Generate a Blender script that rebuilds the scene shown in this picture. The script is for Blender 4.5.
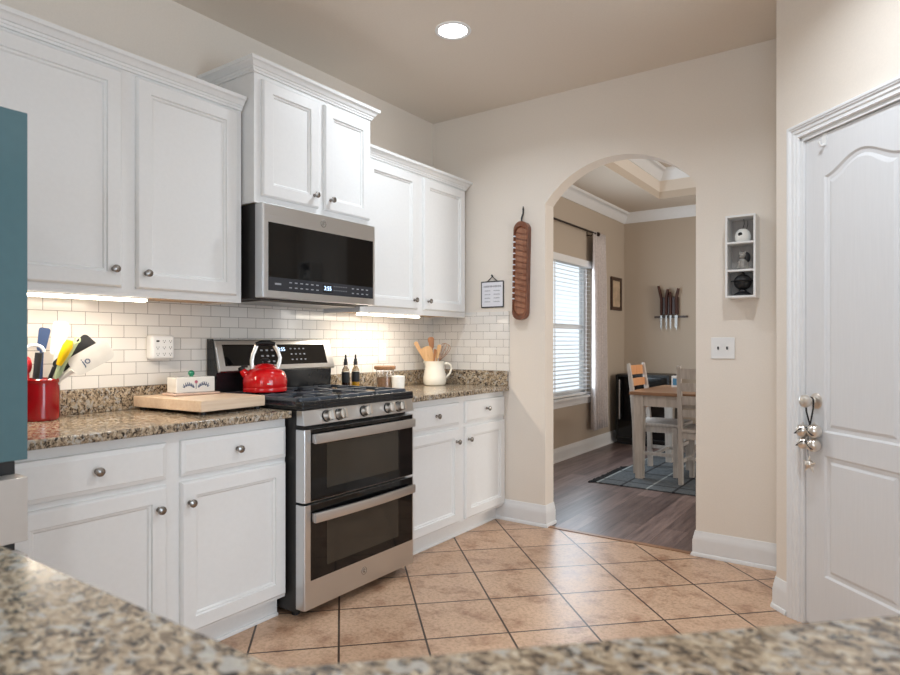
import bpy, bmesh, math, random
from math import sin, cos, pi, radians as R
from mathutils import Matrix, Vector

for _o in list(bpy.data.objects):
    bpy.data.objects.remove(_o)
random.seed(7)
SC = bpy.context.scene
COL = SC.collection

# ------------------------------------------------------------------ camera
cam_d = bpy.data.cameras.new('camera')
cam = bpy.data.objects.new('camera', cam_d)
COL.objects.link(cam)
cam.location = (0, 0, 1.2)
cam.rotation_euler = (pi / 2, 0, R(35.2))
cam_d.sensor_fit = 'HORIZONTAL'
cam_d.sensor_width = 36
cam_d.lens = 36 * 629.0 / 900.0
cam_d.shift_y = 4.7 / 900.0
cam_d.clip_start = 0.02
cam_d.dof.use_dof = True
cam_d.dof.focus_distance = 3.2
cam_d.dof.aperture_fstop = 4.5
SC.camera = cam

# ------------------------------------------------------------------ world, exposure
SC.view_settings.view_transform = 'Standard'
SC.view_settings.look = 'None'
SC.view_settings.exposure = 0.56
SC.view_settings.gamma = 1.0
SC.view_settings.use_curve_mapping = False
W = bpy.data.worlds.new('sky')
SC.world = W
W.use_nodes = True
bg = W.node_tree.nodes['Background']
bg.inputs[0].default_value = (0.80, 0.91, 1.0, 1)
bg.inputs[1].default_value = 0.85


def area_light(name, loc, rot, sx, sy, power, color=(1, 1, 1), parent=None, spread=180, shape='RECTANGLE'):
    d = bpy.data.lights.new(name, 'AREA')
    d.shape = shape
    d.size = sx
    d.size_y = sy
    d.energy = power
    d.color = color
    d.spread = R(spread)
    o = bpy.data.objects.new(name, d)
    COL.objects.link(o)
    o.location = loc
    o.rotation_euler = rot
    o.parent = parent
    return o


# added fill lamps at a made-up, unseen rear window and patio door
area_light('rear_fill_light', (0.4, -3.18, 1.5), (pi / 2, 0, 0), 2.8, 1.8, 28, (0.70, 0.85, 1.0))
area_light('side_fill_light', (2.98, 1.05, 1.12), (pi / 2, 0, pi / 2), 1.9, 2.0, 40, (0.69, 0.845, 1.0))
# daylight at the dining window; added fill lamp on the unseen far side
area_light('dining_daylight', (-2.70, 5.95, 1.35), (pi / 2, 0, -pi / 2), 1.3, 1.3, 21, (0.72, 0.87, 1.0))
area_light('dining_far_fill_light', (1.88, 5.6, 1.3), (pi / 2, 0, pi / 2), 1.6, 1.6, 42, (1.0, 0.95, 0.88))

# ------------------------------------------------------------------ materials


def lin(c):
    return tuple((v / 255 / 12.92) if v / 255 <= 0.04045 else ((v / 255 + 0.055) / 1.055) ** 2.4 for v in c) + (1,)


def P(name, rgb, rough=0.5, metal=0.0, var=0.04, scale=30.0, bump=0.0, coat=0.0, spec=0.5, trans=0.0, ior=1.45,
      stretch=None, emit=None, estr=0.0, alpha=1.0):
    m = bpy.data.materials.new(name)
    m.use_nodes = True
    nt = m.node_tree
    b = nt.nodes['Principled BSDF']
    b.inputs['Roughness'].default_value = rough
    b.inputs['Metallic'].default_value = metal
    b.inputs['Coat Weight'].default_value = coat
    b.inputs['Coat Roughness'].default_value = 0.05
    b.inputs['Specular IOR Level'].default_value = spec
    b.inputs['Transmission Weight'].default_value = trans
    b.inputs['IOR'].default_value = ior
    b.inputs['Alpha'].default_value = alpha
    c = lin(rgb)
    b.inputs['Base Color'].default_value = c
    if emit:
        b.inputs['Emission Color'].default_value = lin(emit)
        b.inputs['Emission Strength'].default_value = estr
    if var > 0 or bump > 0:
        tc = nt.nodes.new('ShaderNodeTexCoord')
        mp = nt.nodes.new('ShaderNodeMapping')
        nt.links.new(tc.outputs['Object'], mp.inputs[0])
        if stretch:
            mp.inputs['Scale'].default_value = stretch
        nz = nt.nodes.new('ShaderNodeTexNoise')
        nz.inputs['Scale'].default_value = scale
        nz.inputs['Detail'].default_value = 3
        nt.links.new(mp.outputs[0], nz.inputs['Vector'])
        if var > 0:
            rp = nt.nodes.new('ShaderNodeValToRGB')
            rp.color_ramp.elements[0].position = 0.3
            rp.color_ramp.elements[1].position = 0.7
            rp.color_ramp.elements[0].color = tuple(v * (1 - var) for v in c[:3]) + (1,)
            rp.color_ramp.elements[1].color = tuple(min(1, v * (1 + var)) for v in c[:3]) + (1,)
            nt.links.new(nz.outputs['Fac'], rp.inputs[0])
            nt.links.new(rp.outputs[0], b.inputs['Base Color'])
        if bump > 0:
            bp = nt.nodes.new('ShaderNodeBump')
            bp.inputs['Strength'].default_value = bump
            bp.inputs['Distance'].default_value = 0.002
            nt.links.new(nz.outputs['Fac'], bp.inputs['Height'])
            nt.links.new(bp.outputs[0], b.inputs['Normal'])
    return m


def nodes(name):
    m = bpy.data.materials.new(name)
    m.use_nodes = True
    nt = m.node_tree
    b = nt.nodes['Principled BSDF']
    tc = nt.nodes.new('ShaderNodeTexCoord')
    return m, nt, b, tc


def N(nt, t, **kw):
    n = nt.nodes.new(t)
    for k, v in kw.items():
        if k in n.inputs.keys():
            n.inputs[k].default_value = v
        else:
            setattr(n, k, v)
    return n


def ramp(nt, stops, interp='LINEAR'):
    r = nt.nodes.new('ShaderNodeValToRGB')
    r.color_ramp.interpolation = interp
    els = r.color_ramp.elements
    while len(els) < len(stops):
        els.new(0.5)
    for e, (p, c) in zip(els, stops):
        e.position = p
        e.color = lin(c)
    return r


def mix(nt, fac, a, b, mode='MIX'):
    m = nt.nodes.new('ShaderNodeMix')
    m.data_type = 'RGBA'
    m.blend_type = mode
    for s, v in ((0, fac), (6, a), (7, b)):
        if hasattr(v, 'is_linked'):
            nt.links.new(v, m.inputs[s])
        else:
            m.inputs[s].default_value = v
    return m.outputs[2]


def mat_tile_floor():
    m, nt, b, tc = nodes('beige_floor_tile')
    mp = N(nt, 'ShaderNodeMapping')
    mp.inputs['Rotation'].default_value = (0, 0, R(-45))
    mp.inputs['Location'].default_value = (-0.336, -2.52, 0)
    nt.links.new(tc.outputs['Object'], mp.inputs[0])
    br = N(nt, 'ShaderNodeTexBrick', offset=0.0, squash=1.0)
    br.inputs['Scale'].default_value = 1
    br.inputs['Brick Width'].default_value = 0.346
    br.inputs['Row Height'].default_value = 0.346
    br.inputs['Mortar Size'].default_value = 0.0045
    br.inputs['Mortar Smooth'].default_value = 0.1
    br.inputs['Bias'].default_value = 0
    br.inputs['Color1'].default_value = lin((224, 192, 163))
    br.inputs['Color2'].default_value = lin((212, 180, 152))
    br.inputs['Mortar'].default_value = lin((74, 56, 46))
    nt.links.new(mp.outputs[0], br.inputs['Vector'])
    n1 = N(nt, 'ShaderNodeTexNoise', Scale=7.0, Detail=6.0, Roughness=0.65)
    nt.links.new(tc.outputs['Object'], n1.inputs['Vector'])
    r1 = ramp(nt, [(0.3, (192, 166, 152)), (0.5, (246, 240, 236)), (0.72, (255, 250, 246))])
    nt.links.new(n1.outputs['Fac'], r1.inputs[0])
    n2 = N(nt, 'ShaderNodeTexNoise', Scale=60.0, Detail=4.0, Roughness=0.7)
    nt.links.new(tc.outputs['Object'], n2.inputs['Vector'])
    r2 = ramp(nt, [(0.35, (190, 172, 160)), (0.55, (255, 255, 255))])
    nt.links.new(n2.outputs['Fac'], r2.inputs[0])
    c = mix(nt, 1.0, br.outputs['Color'], r1.outputs[0], 'MULTIPLY')
    c = mix(nt, 0.5, c, r2.outputs[0], 'MULTIPLY')
    c = mix(nt, br.outputs['Fac'], c, lin((70, 52, 42)))
    nt.links.new(c, b.inputs['Base Color'])
    rr = N(nt, 'ShaderNodeMapRange')
    rr.inputs['To Min'].default_value = 0.24
    rr.inputs['To Max'].default_value = 0.42
    nt.links.new(n1.outputs['Fac'], rr.inputs[0])
    nt.links.new(rr.outputs[0], b.inputs['Roughness'])
    bp = N(nt, 'ShaderNodeBump', Strength=0.5, Distance=0.003, invert=True)
    nt.links.new(br.outputs['Fac'], bp.inputs['Height'])
    nt.links.new(bp.outputs[0], b.inputs['Normal'])
    return m


def mat_wood_floor():
    m, nt, b, tc = nodes('grey_brown_plank_floor')
    mp = N(nt, 'ShaderNodeMapping')
    mp.inputs['Rotation'].default_value = (0, 0, R(90))
    nt.links.new(tc.outputs['Object'], mp.inputs[0])
    br = N(nt, 'ShaderNodeTexBrick', offset=0.37, squash=1.0)
    br.inputs['Scale'].default_value = 1
    br.inputs['Brick Width'].default_value = 1.22
    br.inputs['Row Height'].default_value = 0.15
    br.inputs['Mortar Size'].default_value = 0.0012
    br.inputs['Color1'].default_value = lin((164, 142, 134))
    br.inputs['Color2'].default_value = lin((122, 104, 98))
    br.inputs['Mortar'].default_value = lin((58, 48, 46))
    nt.links.new(mp.outputs[0], br.inputs['Vector'])
    m2 = N(nt, 'ShaderNodeMapping')
    m2.inputs['Scale'].default_value = (26, 1.6, 1)
    nt.links.new(tc.outputs['Object'], m2.inputs[0])
    nz = N(nt, 'ShaderNodeTexNoise', Scale=1.0, Detail=8.0, Roughness=0.7)
    nt.links.new(m2.outputs[0], nz.inputs['Vector'])
    r = ramp(nt, [(0.28, (112, 104, 108)), (0.5, (205, 200, 202)), (0.72, (255, 255, 255))])
    nt.links.new(nz.outputs['Fac'], r.inputs[0])
    c = mix(nt, 1.0, br.outputs['Color'], r.outputs[0], 'MULTIPLY')
    nt.links.new(c, b.inputs['Base Color'])
    b.inputs['Roughness'].default_value = 0.36
    return m


def mat_granite():
    m, nt, b, tc = nodes('speckled_tan_granite')
    mp = N(nt, 'ShaderNodeMapping')
    mp.inputs['Rotation'].default_value = (0.3, 0.2, 0.5)
    mp.inputs['Scale'].default_value = (1, 1.5, 1.2)
    nt.links.new(tc.outputs['Object'], mp.inputs[0])
    n1 = N(nt, 'ShaderNodeTexNoise', Scale=58.0, Detail=6.0, Roughness=0.66, Distortion=0.6)
    nt.links.new(mp.outputs[0], n1.inputs['Vector'])
    r1 = ramp(nt, [(0.30, (58, 50, 44)), (0.42, (126, 108, 88)), (0.52, (178, 158, 132)), (0.62, (202, 186, 162)),
                   (0.74, (220, 212, 200))])
    nt.links.new(n1.outputs['Fac'], r1.inputs[0])
    n2 = N(nt, 'ShaderNodeTexNoise', Scale=58.0, Detail=5.0, Roughness=0.6, Distortion=1.2)
    m2 = N(nt, 'ShaderNodeMapping')
    m2.inputs['Location'].default_value = (5.3, 2.1, 7.7)
    nt.links.new(mp.outputs[0], m2.inputs[0])
    nt.links.new(m2.outputs[0], n2.inputs['Vector'])
    r2 = ramp(nt, [(0.53, (0, 0, 0)), (0.585, (255, 255, 255))])
    nt.links.new(n2.outputs['Fac'], r2.inputs[0])
    c = mix(nt, r2.outputs[0], r1.outputs[0], lin((50, 42, 38)))
    n3 = N(nt, 'ShaderNodeTexNoise', Scale=30.0, Detail=5.0, Roughness=0.6, Distortion=0.9)
    m3 = N(nt, 'ShaderNodeMapping')
    m3.inputs['Location'].default_value = (-3.1, 8.2, 1.7)
    nt.links.new(mp.outputs[0], m3.inputs[0])
    nt.links.new(m3.outputs[0], n3.inputs['Vector'])
    r3 = ramp(nt, [(0.55, (0, 0, 0)), (0.60, (235, 235, 235))])
    nt.links.new(n3.outputs['Fac'], r3.inputs[0])
    c = mix(nt, r3.outputs[0], c, lin((184, 180, 172)))
    v = N(nt, 'ShaderNodeTexVoronoi', Scale=260.0)
    nt.links.new(mp.outputs[0], v.inputs['Vector'])
    r4 = ramp(nt, [(0.0, (120, 104, 88)), (0.35, (255, 255, 255))])
    nt.links.new(v.outputs['Distance'], r4.inputs[0])
    c = mix(nt, 0.5, c, r4.outputs[0], 'MULTIPLY')
    nt.links.new(c, b.inputs['Base Color'])
    b.inputs['Roughness'].default_value = 0.16
    return m


def mat_subway(axis):
    m, nt, b, tc = nodes('white_subway_tile_' + axis)
    sep = N(nt, 'ShaderNodeSeparateXYZ')
    nt.links.new(tc.outputs['Object'], sep.inputs[0])
    cmb = N(nt, 'ShaderNodeCombineXYZ')
    nt.links.new(sep.outputs['Y' if axis == 'y' else 'X'], cmb.inputs['X'])
    nt.links.new(sep.outputs['Z'], cmb.inputs['Y'])
    mp = N(nt, 'ShaderNodeMapping')
    mp.inputs['Location'].default_value = (0.02, -1.006 + 0.0535 * 4, 0)
    nt.links.new(cmb.outputs[0], mp.inputs[0])
    br = N(nt, 'ShaderNodeTexBrick', offset=0.5, squash=1.0)
    br.inputs['Scale'].default_value = 1
    br.inputs['Brick Width'].default_value = 0.107
    br.inputs['Row Height'].default_value = 0.0535
    br.inputs['Mortar Size'].default_value = 0.0013
    br.inputs['Mortar Smooth'].default_value = 0.3
    br.inputs['Color1'].default_value = lin((238, 234, 228))
    br.inputs['Color2'].default_value = lin((230, 225, 218))
    br.inputs['Mortar'].default_value = lin((150, 142, 134))
    nt.links.new(mp.outputs[0], br.inputs['Vector'])
    nt.links.new(br.outputs['Color'], b.inputs['Base Color'])
    b.inputs['Roughness'].default_value = 0.12
    bp = N(nt, 'ShaderNodeBump', Strength=0.4, Distance=0.002, invert=True)
    nt.links.new(br.outputs['Fac'], bp.inputs['Height'])
    nt.links.new(bp.outputs[0], b.inputs['Normal'])
    return m


def mat_wood(name, c1, c2, stretch=(3, 60, 60), rough=0.45, sc=1.0):
    m, nt, b, tc = nodes(name)
    mp = N(nt, 'ShaderNodeMapping')
    mp.inputs['Scale'].default_value = stretch
    nt.links.new(tc.outputs['Object'], mp.inputs[0])
    nz = N(nt, 'ShaderNodeTexNoise', Scale=sc, Detail=6.0, Roughness=0.6, Distortion=0.4)
    nt.links.new(mp.outputs[0], nz.inputs['Vector'])
    r = ramp(nt, [(0.3, c1), (0.7, c2)])
    nt.links.new(nz.outputs['Fac'], r.inputs[0])
    nt.links.new(r.outputs[0], b.inputs['Base Color'])
    b.inputs['Roughness'].default_value = rough
    return m


def mat_rug():
    m, nt, b, tc = nodes('grey_blue_plaid_rug')
    sep = N(nt, 'ShaderNodeSeparateXYZ')
    nt.links.new(tc.outputs['Object'], sep.inputs[0])

    def stripes(axis, period, off, w):
        a = N(nt, 'ShaderNodeMath', operation='ADD')
        a.inputs[1].default_value = off
        nt.links.new(sep.outputs[axis], a.inputs[0])
        d = N(nt, 'ShaderNodeMath', operation='PINGPONG')
        d.inputs[1].default_value = period / 2
        nt.links.new(a.outputs[0], d.inputs[0])
        l = N(nt, 'ShaderNodeMath', operation='LESS_THAN')
        l.inputs[1].default_value = w
        nt.links.new(d.outputs[0], l.inputs[0])
        return l.outputs[0]
    nz = N(nt, 'ShaderNodeTexNoise', Scale=45.0, Detail=4.0)
    nt.links.new(tc.outputs['Object'], nz.inputs['Vector'])
    r = ramp(nt, [(0.3, (74, 78, 82)), (0.7, (98, 102, 104))])
    nt.links.new(nz.outputs['Fac'], r.inputs[0])
    c = mix(nt, stripes('X', 0.42, 0.80, 0.009), r.outputs[0], lin((150, 154, 152)))
    c = mix(nt, stripes('X', 0.42, 1.01, 0.011), c, lin((34, 34, 38)))
    c = mix(nt, stripes('Y', 0.42, 0.62, 0.012), c, lin((48, 48, 52)))
    nt.links.new(c, b.inputs['Base Color'])
    b.inputs['Roughness'].default_value = 0.95
    return m


def mat_steel(name='brushed_stainless', rgb=(212, 213, 214), rough=0.30, stretch=(1, 1, 220)):
    m, nt, b, tc = nodes(name)
    mp = N(nt, 'ShaderNodeMapping')
    mp.inputs['Scale'].default_value = stretch
    nt.links.new(tc.outputs['Object'], mp.inputs[0])
    nz = N(nt, 'ShaderNodeTexNoise', Scale=3.0, Detail=2.0)
    nt.links.new(mp.outputs[0], nz.inputs['Vector'])
    rr = N(nt, 'ShaderNodeMapRange')
    rr.inputs['To Min'].default_value = rough - 0.06
    rr.inputs['To Max'].default_value = rough + 0.08
    nt.links.new(nz.outputs['Fac'], rr.inputs[0])
    nt.links.new(rr.outputs[0], b.inputs['Roughness'])
    b.inputs['Base Color'].default_value = lin(rgb)
    b.inputs['Metallic'].default_value = 1.0
    b.inputs['Anisotropic'].default_value = 0.4
    return m


M = {}
M['wall'] = P('beige_wall_paint', (236, 226, 214), 0.75, var=0.015, scale=120, bump=0.12)
M['ceil'] = P('beige_ceiling_paint', (230, 219, 206), 0.8, var=0.015, scale=90, bump=0.15)
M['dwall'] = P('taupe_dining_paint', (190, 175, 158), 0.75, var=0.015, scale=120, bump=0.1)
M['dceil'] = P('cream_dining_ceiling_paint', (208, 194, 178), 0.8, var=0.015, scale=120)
M['trim'] = P('white_trim_paint', (236, 236, 236), 0.35, var=0.01)
M['cab'] = P('white_cabinet_paint', (236, 235, 233), 0.38, var=0.012, scale=60)
M['door'] = P('white_door_paint', (226, 226, 227), 0.42, var=0.015, scale=1.0, stretch=(140, 140, 8), bump=0.1)
M['under'] = mat_wood('maple_cabinet_underside', (196, 160, 118), (214, 180, 140), (40, 3, 40), 0.5)
M['tile'] = mat_tile_floor()
M['plank'] = mat_wood_floor()
M['granite'] = mat_granite()
M['sub_y'] = mat_subway('y')
M['sub_x'] = mat_subway('x')
M['steel'] = mat_steel()
M['steel_dark'] = mat_steel('brushed_grey_steel', (140, 136, 132), 0.3)
M['chrome'] = P('chrome', (205, 205, 208), 0.12, 1.0, var=0)
M['nickel'] = P('satin_nickel', (150, 146, 142), 0.25, 1.0, var=0.03)
M['nickel_light'] = P('bright_satin_nickel', (226, 220, 212), 0.28, 1.0, var=0.03)
M['blk_glass'] = P('black_glass', (12, 12, 13), 0.05, var=0, spec=0.5)
M['oven_glass'] = P('dark_oven_glass', (54, 49, 42), 0.06, var=0.1, scale=4, spec=0.6)  # brown window tint, lightened in colour to stand for its reflections
M['blk_enamel'] = P('black_enamel', (30, 32, 35), 0.16, var=0.05)
M['blk_iron'] = P('black_cast_iron', (78, 84, 92), 0.34, var=0.08, bump=0.1)
M['blk_plastic'] = P('black_plastic', (22, 22, 23), 0.4, var=0.05)
M['blk_side'] = P('dark_grey_side_panel', (40, 38, 37), 0.45, var=0.05)
M['grey_plastic'] = P('grey_printed_panel', (52, 54, 60), 0.15, var=0.02)
M['print'] = P('pale_grey_print', (165, 168, 175), 0.5, var=0)
M['led'] = P('lit_display_digits', (200, 225, 255), 0.5, var=0, emit=(190, 220, 255), estr=1.6)
M['teal'] = P('teal_glass_panel', (84, 116, 124), 0.06, var=0.02, coat=0.15)
M['fr_beige'] = P('warm_grey_fridge_panel', (192, 186, 180), 0.3, var=0.02, coat=0.3)
M['red_enamel'] = P('red_enamel', (222, 22, 28), 0.12, var=0.06, coat=0.7)
M['red_glaze'] = P('dark_red_glaze', (150, 14, 22), 0.12, var=0.15, scale=9, coat=0.6)
M['red_plastic'] = P('red_plastic', (200, 40, 46), 0.4)
M['white_plastic'] = P('white_plastic', (238, 237, 235), 0.35, var=0.01)
M['grey_slot'] = P('dark_grey_slot', (58, 58, 60), 0.6)
M['white_ceramic'] = P('white_ceramic', (240, 238, 232), 0.15, var=0.01, coat=0.4)
M['cream_ceramic'] = P('cream_ceramic', (242, 235, 220), 0.18, var=0.04, scale=14, coat=0.4)
M['pink_ceramic'] = P('pale_pink_ceramic', (226, 196, 180), 0.25)
M['green_glaze'] = P('green_glaze', (42, 132, 100), 0.15, var=0.12)
M['blue_ink'] = P('slate_blue_ink', (96, 106, 130), 0.4)
M['pink_ink'] = P('rose_ink', (196, 110, 130), 0.4)
M['board'] = mat_wood('pale_maple_board', (226, 196, 166), (240, 216, 190), (4, 60, 60), 0.4)
M['spoon'] = mat_wood('light_beech_wood', (206, 160, 108), (228, 188, 140), (40, 40, 4), 0.5)
M['spoon_dark'] = mat_wood('brown_olive_wood', (150, 96, 56), (186, 128, 82), (40, 40, 4), 0.5)
M['carved'] = mat_wood('reddish_brown_carved_wood', (92, 52, 34), (142, 86, 58), (30, 30, 5), 0.35)
M['carved_in'] = mat_wood('worn_orange_brown_wood', (132, 84, 60), (176, 122, 92), (30, 30, 8), 0.45)
M['iron'] = P('black_iron', (32, 32, 34), 0.5, var=0.05)
M['blue_plastic'] = P('navy_plastic', (58, 76, 112), 0.35)
M['yellow_plastic'] = P('yellow_plastic', (240, 196, 20), 0.35)
M['lime'] = P('pale_green_plastic', (186, 200, 160), 0.4)
M['charcoal'] = P('charcoal_nylon', (44, 44, 46), 0.5)
M['scraper'] = P('pale_grey_silicone', (222, 218, 212), 0.45)
M['bluetext'] = P('dark_blue_print', (50, 72, 110), 0.5, var=0)
M['glass'] = P('clear_glass', (250, 250, 250), 0.02, var=0, trans=1.0, ior=1.45)
M['oil'] = P('golden_oil', (214, 160, 30), 0.1, var=0.05)
M['vinegar'] = P('dark_vinegar', (46, 24, 16), 0.1, var=0.05)
M['flour'] = P('tan_grain_filling', (176, 138, 106), 0.8, var=0.12, scale=90)
M['tablewood'] = mat_wood('brown_table_plank', (128, 92, 66), (170, 128, 96), (4, 50, 50), 0.4)
M['whitewash'] = mat_wood('whitewashed_pine', (188, 176, 164), (214, 204, 194), (40, 40, 5), 0.55)
M['greywash'] = mat_wood('grey_washed_pine', (178, 168, 160), (208, 200, 192), (40, 40, 5), 0.55)
M['orange_lit_slat'] = mat_wood('orange_lit_pine', (204, 138, 88), (224, 164, 114), (40, 40, 5), 0.5)  # orange light on the chair back, put into the slat colour
M['rug'] = mat_rug()
M['fringe'] = P('black_yarn', (26, 25, 26), 0.95, bump=0.3)
M['curtain'] = P('pale_patterned_curtain', (206, 196, 192), 0.9, var=0.12, scale=60, trans=0.0)
M['blind'] = P('white_blind_slat', (238, 238, 238), 0.45, var=0.01)
M['bronze'] = P('dark_bronze', (48, 36, 30), 0.4, 0.6)
M['frame_dark'] = mat_wood('dark_walnut_frame', (52, 34, 24), (76, 52, 38), (30, 30, 30), 0.4)
M['art'] = P('beige_print_art', (196, 172, 144), 0.6, var=0.2, scale=12)
M['knife_handle'] = mat_wood('dark_rosewood_handle', (50, 24, 20), (84, 44, 34), (30, 30, 10), 0.4)
M['paper'] = P('white_sign_board', (232, 232, 238), 0.5, var=0.01)
M['ink'] = P('grey_ink', (128, 128, 138), 0.6, var=0)
M['greyfig'] = P('grey_speckled_ceramic', (150, 146, 140), 0.4, var=0.25, scale=80)
M['light_lens'] = P('lit_downlight_lens', (255, 255, 255), 0.4, var=0, emit=(255, 252, 246), estr=9.0)
M['led_strip'] = P('lit_led_strip', (255, 255, 255), 0.4, var=0, emit=(255, 244, 224), estr=11.0)
M['brick'] = P('tan_brick', (150, 142, 134), 0.9, var=0.2, scale=12)
M['ground'] = P('pale_pavement', (190, 190, 184), 0.9, var=0.1, scale=3)
M['siding'] = P('pale_grey_siding', (206, 208, 210), 0.8, var=0.05)
M['carton_blue'] = P('blue_carton_print', (90, 150, 190), 0.5)
M['wine_glass'] = P('smoked_fridge_glass', (10, 10, 12), 0.08, var=0, spec=0.5)

# ------------------------------------------------------------------ mesh builder


class MB:
    def __init__(s, xf=None):
        s.bm = bmesh.new()
        s.xf = xf or Matrix()
        s.mi = 0

    def m(s, i):
        s.mi = i
        return s

    def _fin(s, vs, fs):
        for f in fs:
            if f.is_valid:
                f.material_index = s.mi
        for v in vs:
            if v.is_valid:
                v.co = s.xf @ v.co

    def add(s, verts, faces):
        vs = [s.bm.verts.new(v) for v in verts]
        fs = []
        for f in faces:
            try:
                fs.append(s.bm.faces.new([vs[i] for i in f]))
            except ValueError:
                pass
        s._fin(vs, fs)
        return vs, fs

    def box(s, x0, x1, y0, y1, z0, z1, bev=0.0, seg=2, rot=None, piv=None):
        x0, x1 = sorted((x0, x1)); y0, y1 = sorted((y0, y1)); z0, z1 = sorted((z0, z1))
        t = bmesh.new()
        vs = [t.verts.new(c) for c in ((x0, y0, z0), (x1, y0, z0), (x1, y1, z0), (x0, y1, z0),
                                       (x0, y0, z1), (x1, y0, z1), (x1, y1, z1), (x0, y1, z1))]
        for f in ((0, 3, 2, 1), (4, 5, 6, 7), (0, 1, 5, 4), (1, 2, 6, 5), (2, 3, 7, 6), (3, 0, 4, 7)):
            t.faces.new([vs[i] for i in f])
        if bev > 0:
            bmesh.ops.bevel(t, geom=list(t.edges), offset=min(bev, 0.49 * min(x1 - x0, y1 - y0, z1 - z0)),
                            segments=seg, profile=0.5, affect='EDGES')
        if rot is not None:
            p = Vector(piv) if piv else Vector(((x0 + x1) / 2, (y0 + y1) / 2, (z0 + z1) / 2))
            X = Matrix.Translation(p) @ rot.to_4x4() @ Matrix.Translation(-p)
            t.transform(X)
        s._merge(t)
        return s

    def _merge(s, t):
        t.verts.index_update()
        mp = [s.bm.verts.new(s.xf @ v.co) for v in t.verts]
        for f in t.faces:
            try:
                nf = s.bm.faces.new([mp[v.index] for v in f.verts])
                nf.material_index = s.mi
            except ValueError:
                pass
        t.free()

    def lathe(s, prof, c=(0, 0, 0), n=32, axis=None):
        """prof: list of (r,z) bottom to top; caps closed where r==0"""
        A = axis or Matrix()
        vs, rings = [], []
        for r, z in prof:
            if r < 1e-6:
                rings.append([len(vs)]); vs.append(Vector((0, 0, z)))
            else:
                rings.append(list(range(len(vs), len(vs) + n)))
                for k in range(n):
                    vs.append(Vector((r * cos(2 * pi * k / n), r * sin(2 * pi * k / n), z)))
        fs = []
        for a, b in zip(rings[:-1], rings[1:]):
            for k in range(n):
                k2 = (k + 1) % n
                if len(a) == 1 and len(b) == 1:
                    break
                if len(a) == 1:
                    fs.append((a[0], b[k2], b[k])) if False else fs.append((a[0], b[k2], b[k])[::-1] if False else (a[0], b[k2], b[k]))
                elif len(b) == 1:
                    fs.append((a[k], a[k2], b[0]))
                else:
                    fs.append((a[k], a[k2], b[k2], b[k]))
        cc = Vector(c)
        s.add([cc + (A @ v) for v in vs], fs)
        return s

    def cyl(s, p0, p1, r0, r1=None, n=20, cap=True):
        r1 = r0 if r1 is None else r1
        p0, p1 = Vector(p0), Vector(p1)
        q = (p1 - p0).normalized().to_track_quat('Z', 'Y').to_matrix().to_4x4()
        L = (p1 - p0).length
        pr = [(r0, 0), (r1, L)]
        if cap:
            pr = [(0, 0)] + pr + [(0, L)]
        return s.lathe(pr, p0, n, q)

    def ball(s, c, r, n=20, sz=1.0):
        k = max(6, n // 2)
        return s.lathe([(r * sin(pi * i / k) if 0 < i < k else 0, -r * sz * cos(pi * i / k)) for i in range(k + 1)], c, n)

    def tube(s, pts, r, n=8, closed=False, flat=None):
        """tube through pts; r a number or list; flat=(w,t) gives an elliptical strap"""
        pts = [Vector(p) for p in pts]
        L = len(pts)
        vs, fs = [], []
        ref = Vector((0, 0, 1))
        prev = None
        for i, p in enumerate(pts):
            a = pts[(i - 1) % L] if (closed or i > 0) else p
            b = pts[(i + 1) % L] if (closed or i < L - 1) else p
            d = (b - a).normalized()
            if prev is None:
                u = d.cross(ref)
                if u.length < 0.1:
                    u = d.cross(Vector((1, 0, 0)))
                u.normalize()
            else:
                u = (prev - d * prev.dot(d)).normalized()
            prev = u
            w = d.cross(u)
            rr = r[i] if isinstance(r, (list, tuple)) else r
            fu, fw = flat if flat else (1, 1)
            for k in range(n):
                t = 2 * pi * k / n
                vs.append(p + u * rr * fu * cos(t) + w * rr * fw * sin(t))
        m = L if closed else L - 1
        for i in range(m):
            i2 = (i + 1) % L
            for k in range(n):
                k2 = (k + 1) % n
                fs.append((i * n + k, i * n + k2, i2 * n + k2, i2 * n + k))
        if not closed:
            fs.append(tuple(range(n))[::-1])
            fs.append(tuple((L - 1) * n + k for k in range(n)))
        s.add(vs, fs)
        return s

    def prism(s, poly, axis, a, b, bev=0.0):
        """poly: 2d points; axis 'x','y','z' the extrusion axis, from a to b"""
        def P3(p, t):
            return {'x': (t, p[0], p[1]), 'y': (p[0], t, p[1]), 'z': (p[0], p[1], t)}[axis]
        t = bmesh.new()
        n = len(poly)
        va = [t.verts.new(P3(p, a)) for p in poly]
        vb = [t.verts.new(P3(p, b)) for p in poly]
        t.faces.new(va[::-1]); t.faces.new(vb)
        for i in range(n):
            j = (i + 1) % n
            t.faces.new((va[i], va[j], vb[j], vb[i]))
        bmesh.ops.recalc_face_normals(t, faces=list(t.faces))
        if bev > 0:
            bmesh.ops.bevel(t, geom=[e for e in t.edges if (e.verts[0] in va) == (e.verts[1] in va)],
                            offset=bev, segments=2, profile=0.5, affect='EDGES')
        s._merge(t)
        return s

    def sweep(s, path, prof, closed=False):
        """path: xy points; prof: (out, z) closed polygon; out is to the right of travel"""
        L = len(path)
        pv = [Vector((p[0], p[1])) for p in path]
        rows = []
        for i, p in enumerate(pv):
            d1 = (p - pv[i - 1]).normalized() if (i > 0 or closed) else None
            d2 = (pv[(i + 1) % L] - p).normalized() if (i < L - 1 or closed) else None
            d1 = d1 or d2; d2 = d2 or d1
            n1 = Vector((d1.y, -d1.x)); n2 = Vector((d2.y, -d2.x))
            mm = (n1 + n2)
            mm = mm / max(0.2, mm.dot(n1))
            rows.append([Vector((p.x + mm.x * o, p.y + mm.y * o, z)) for o, z in prof])
        k = len(prof)
        vs = [v for r in rows for v in r]
        fs = []
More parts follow.
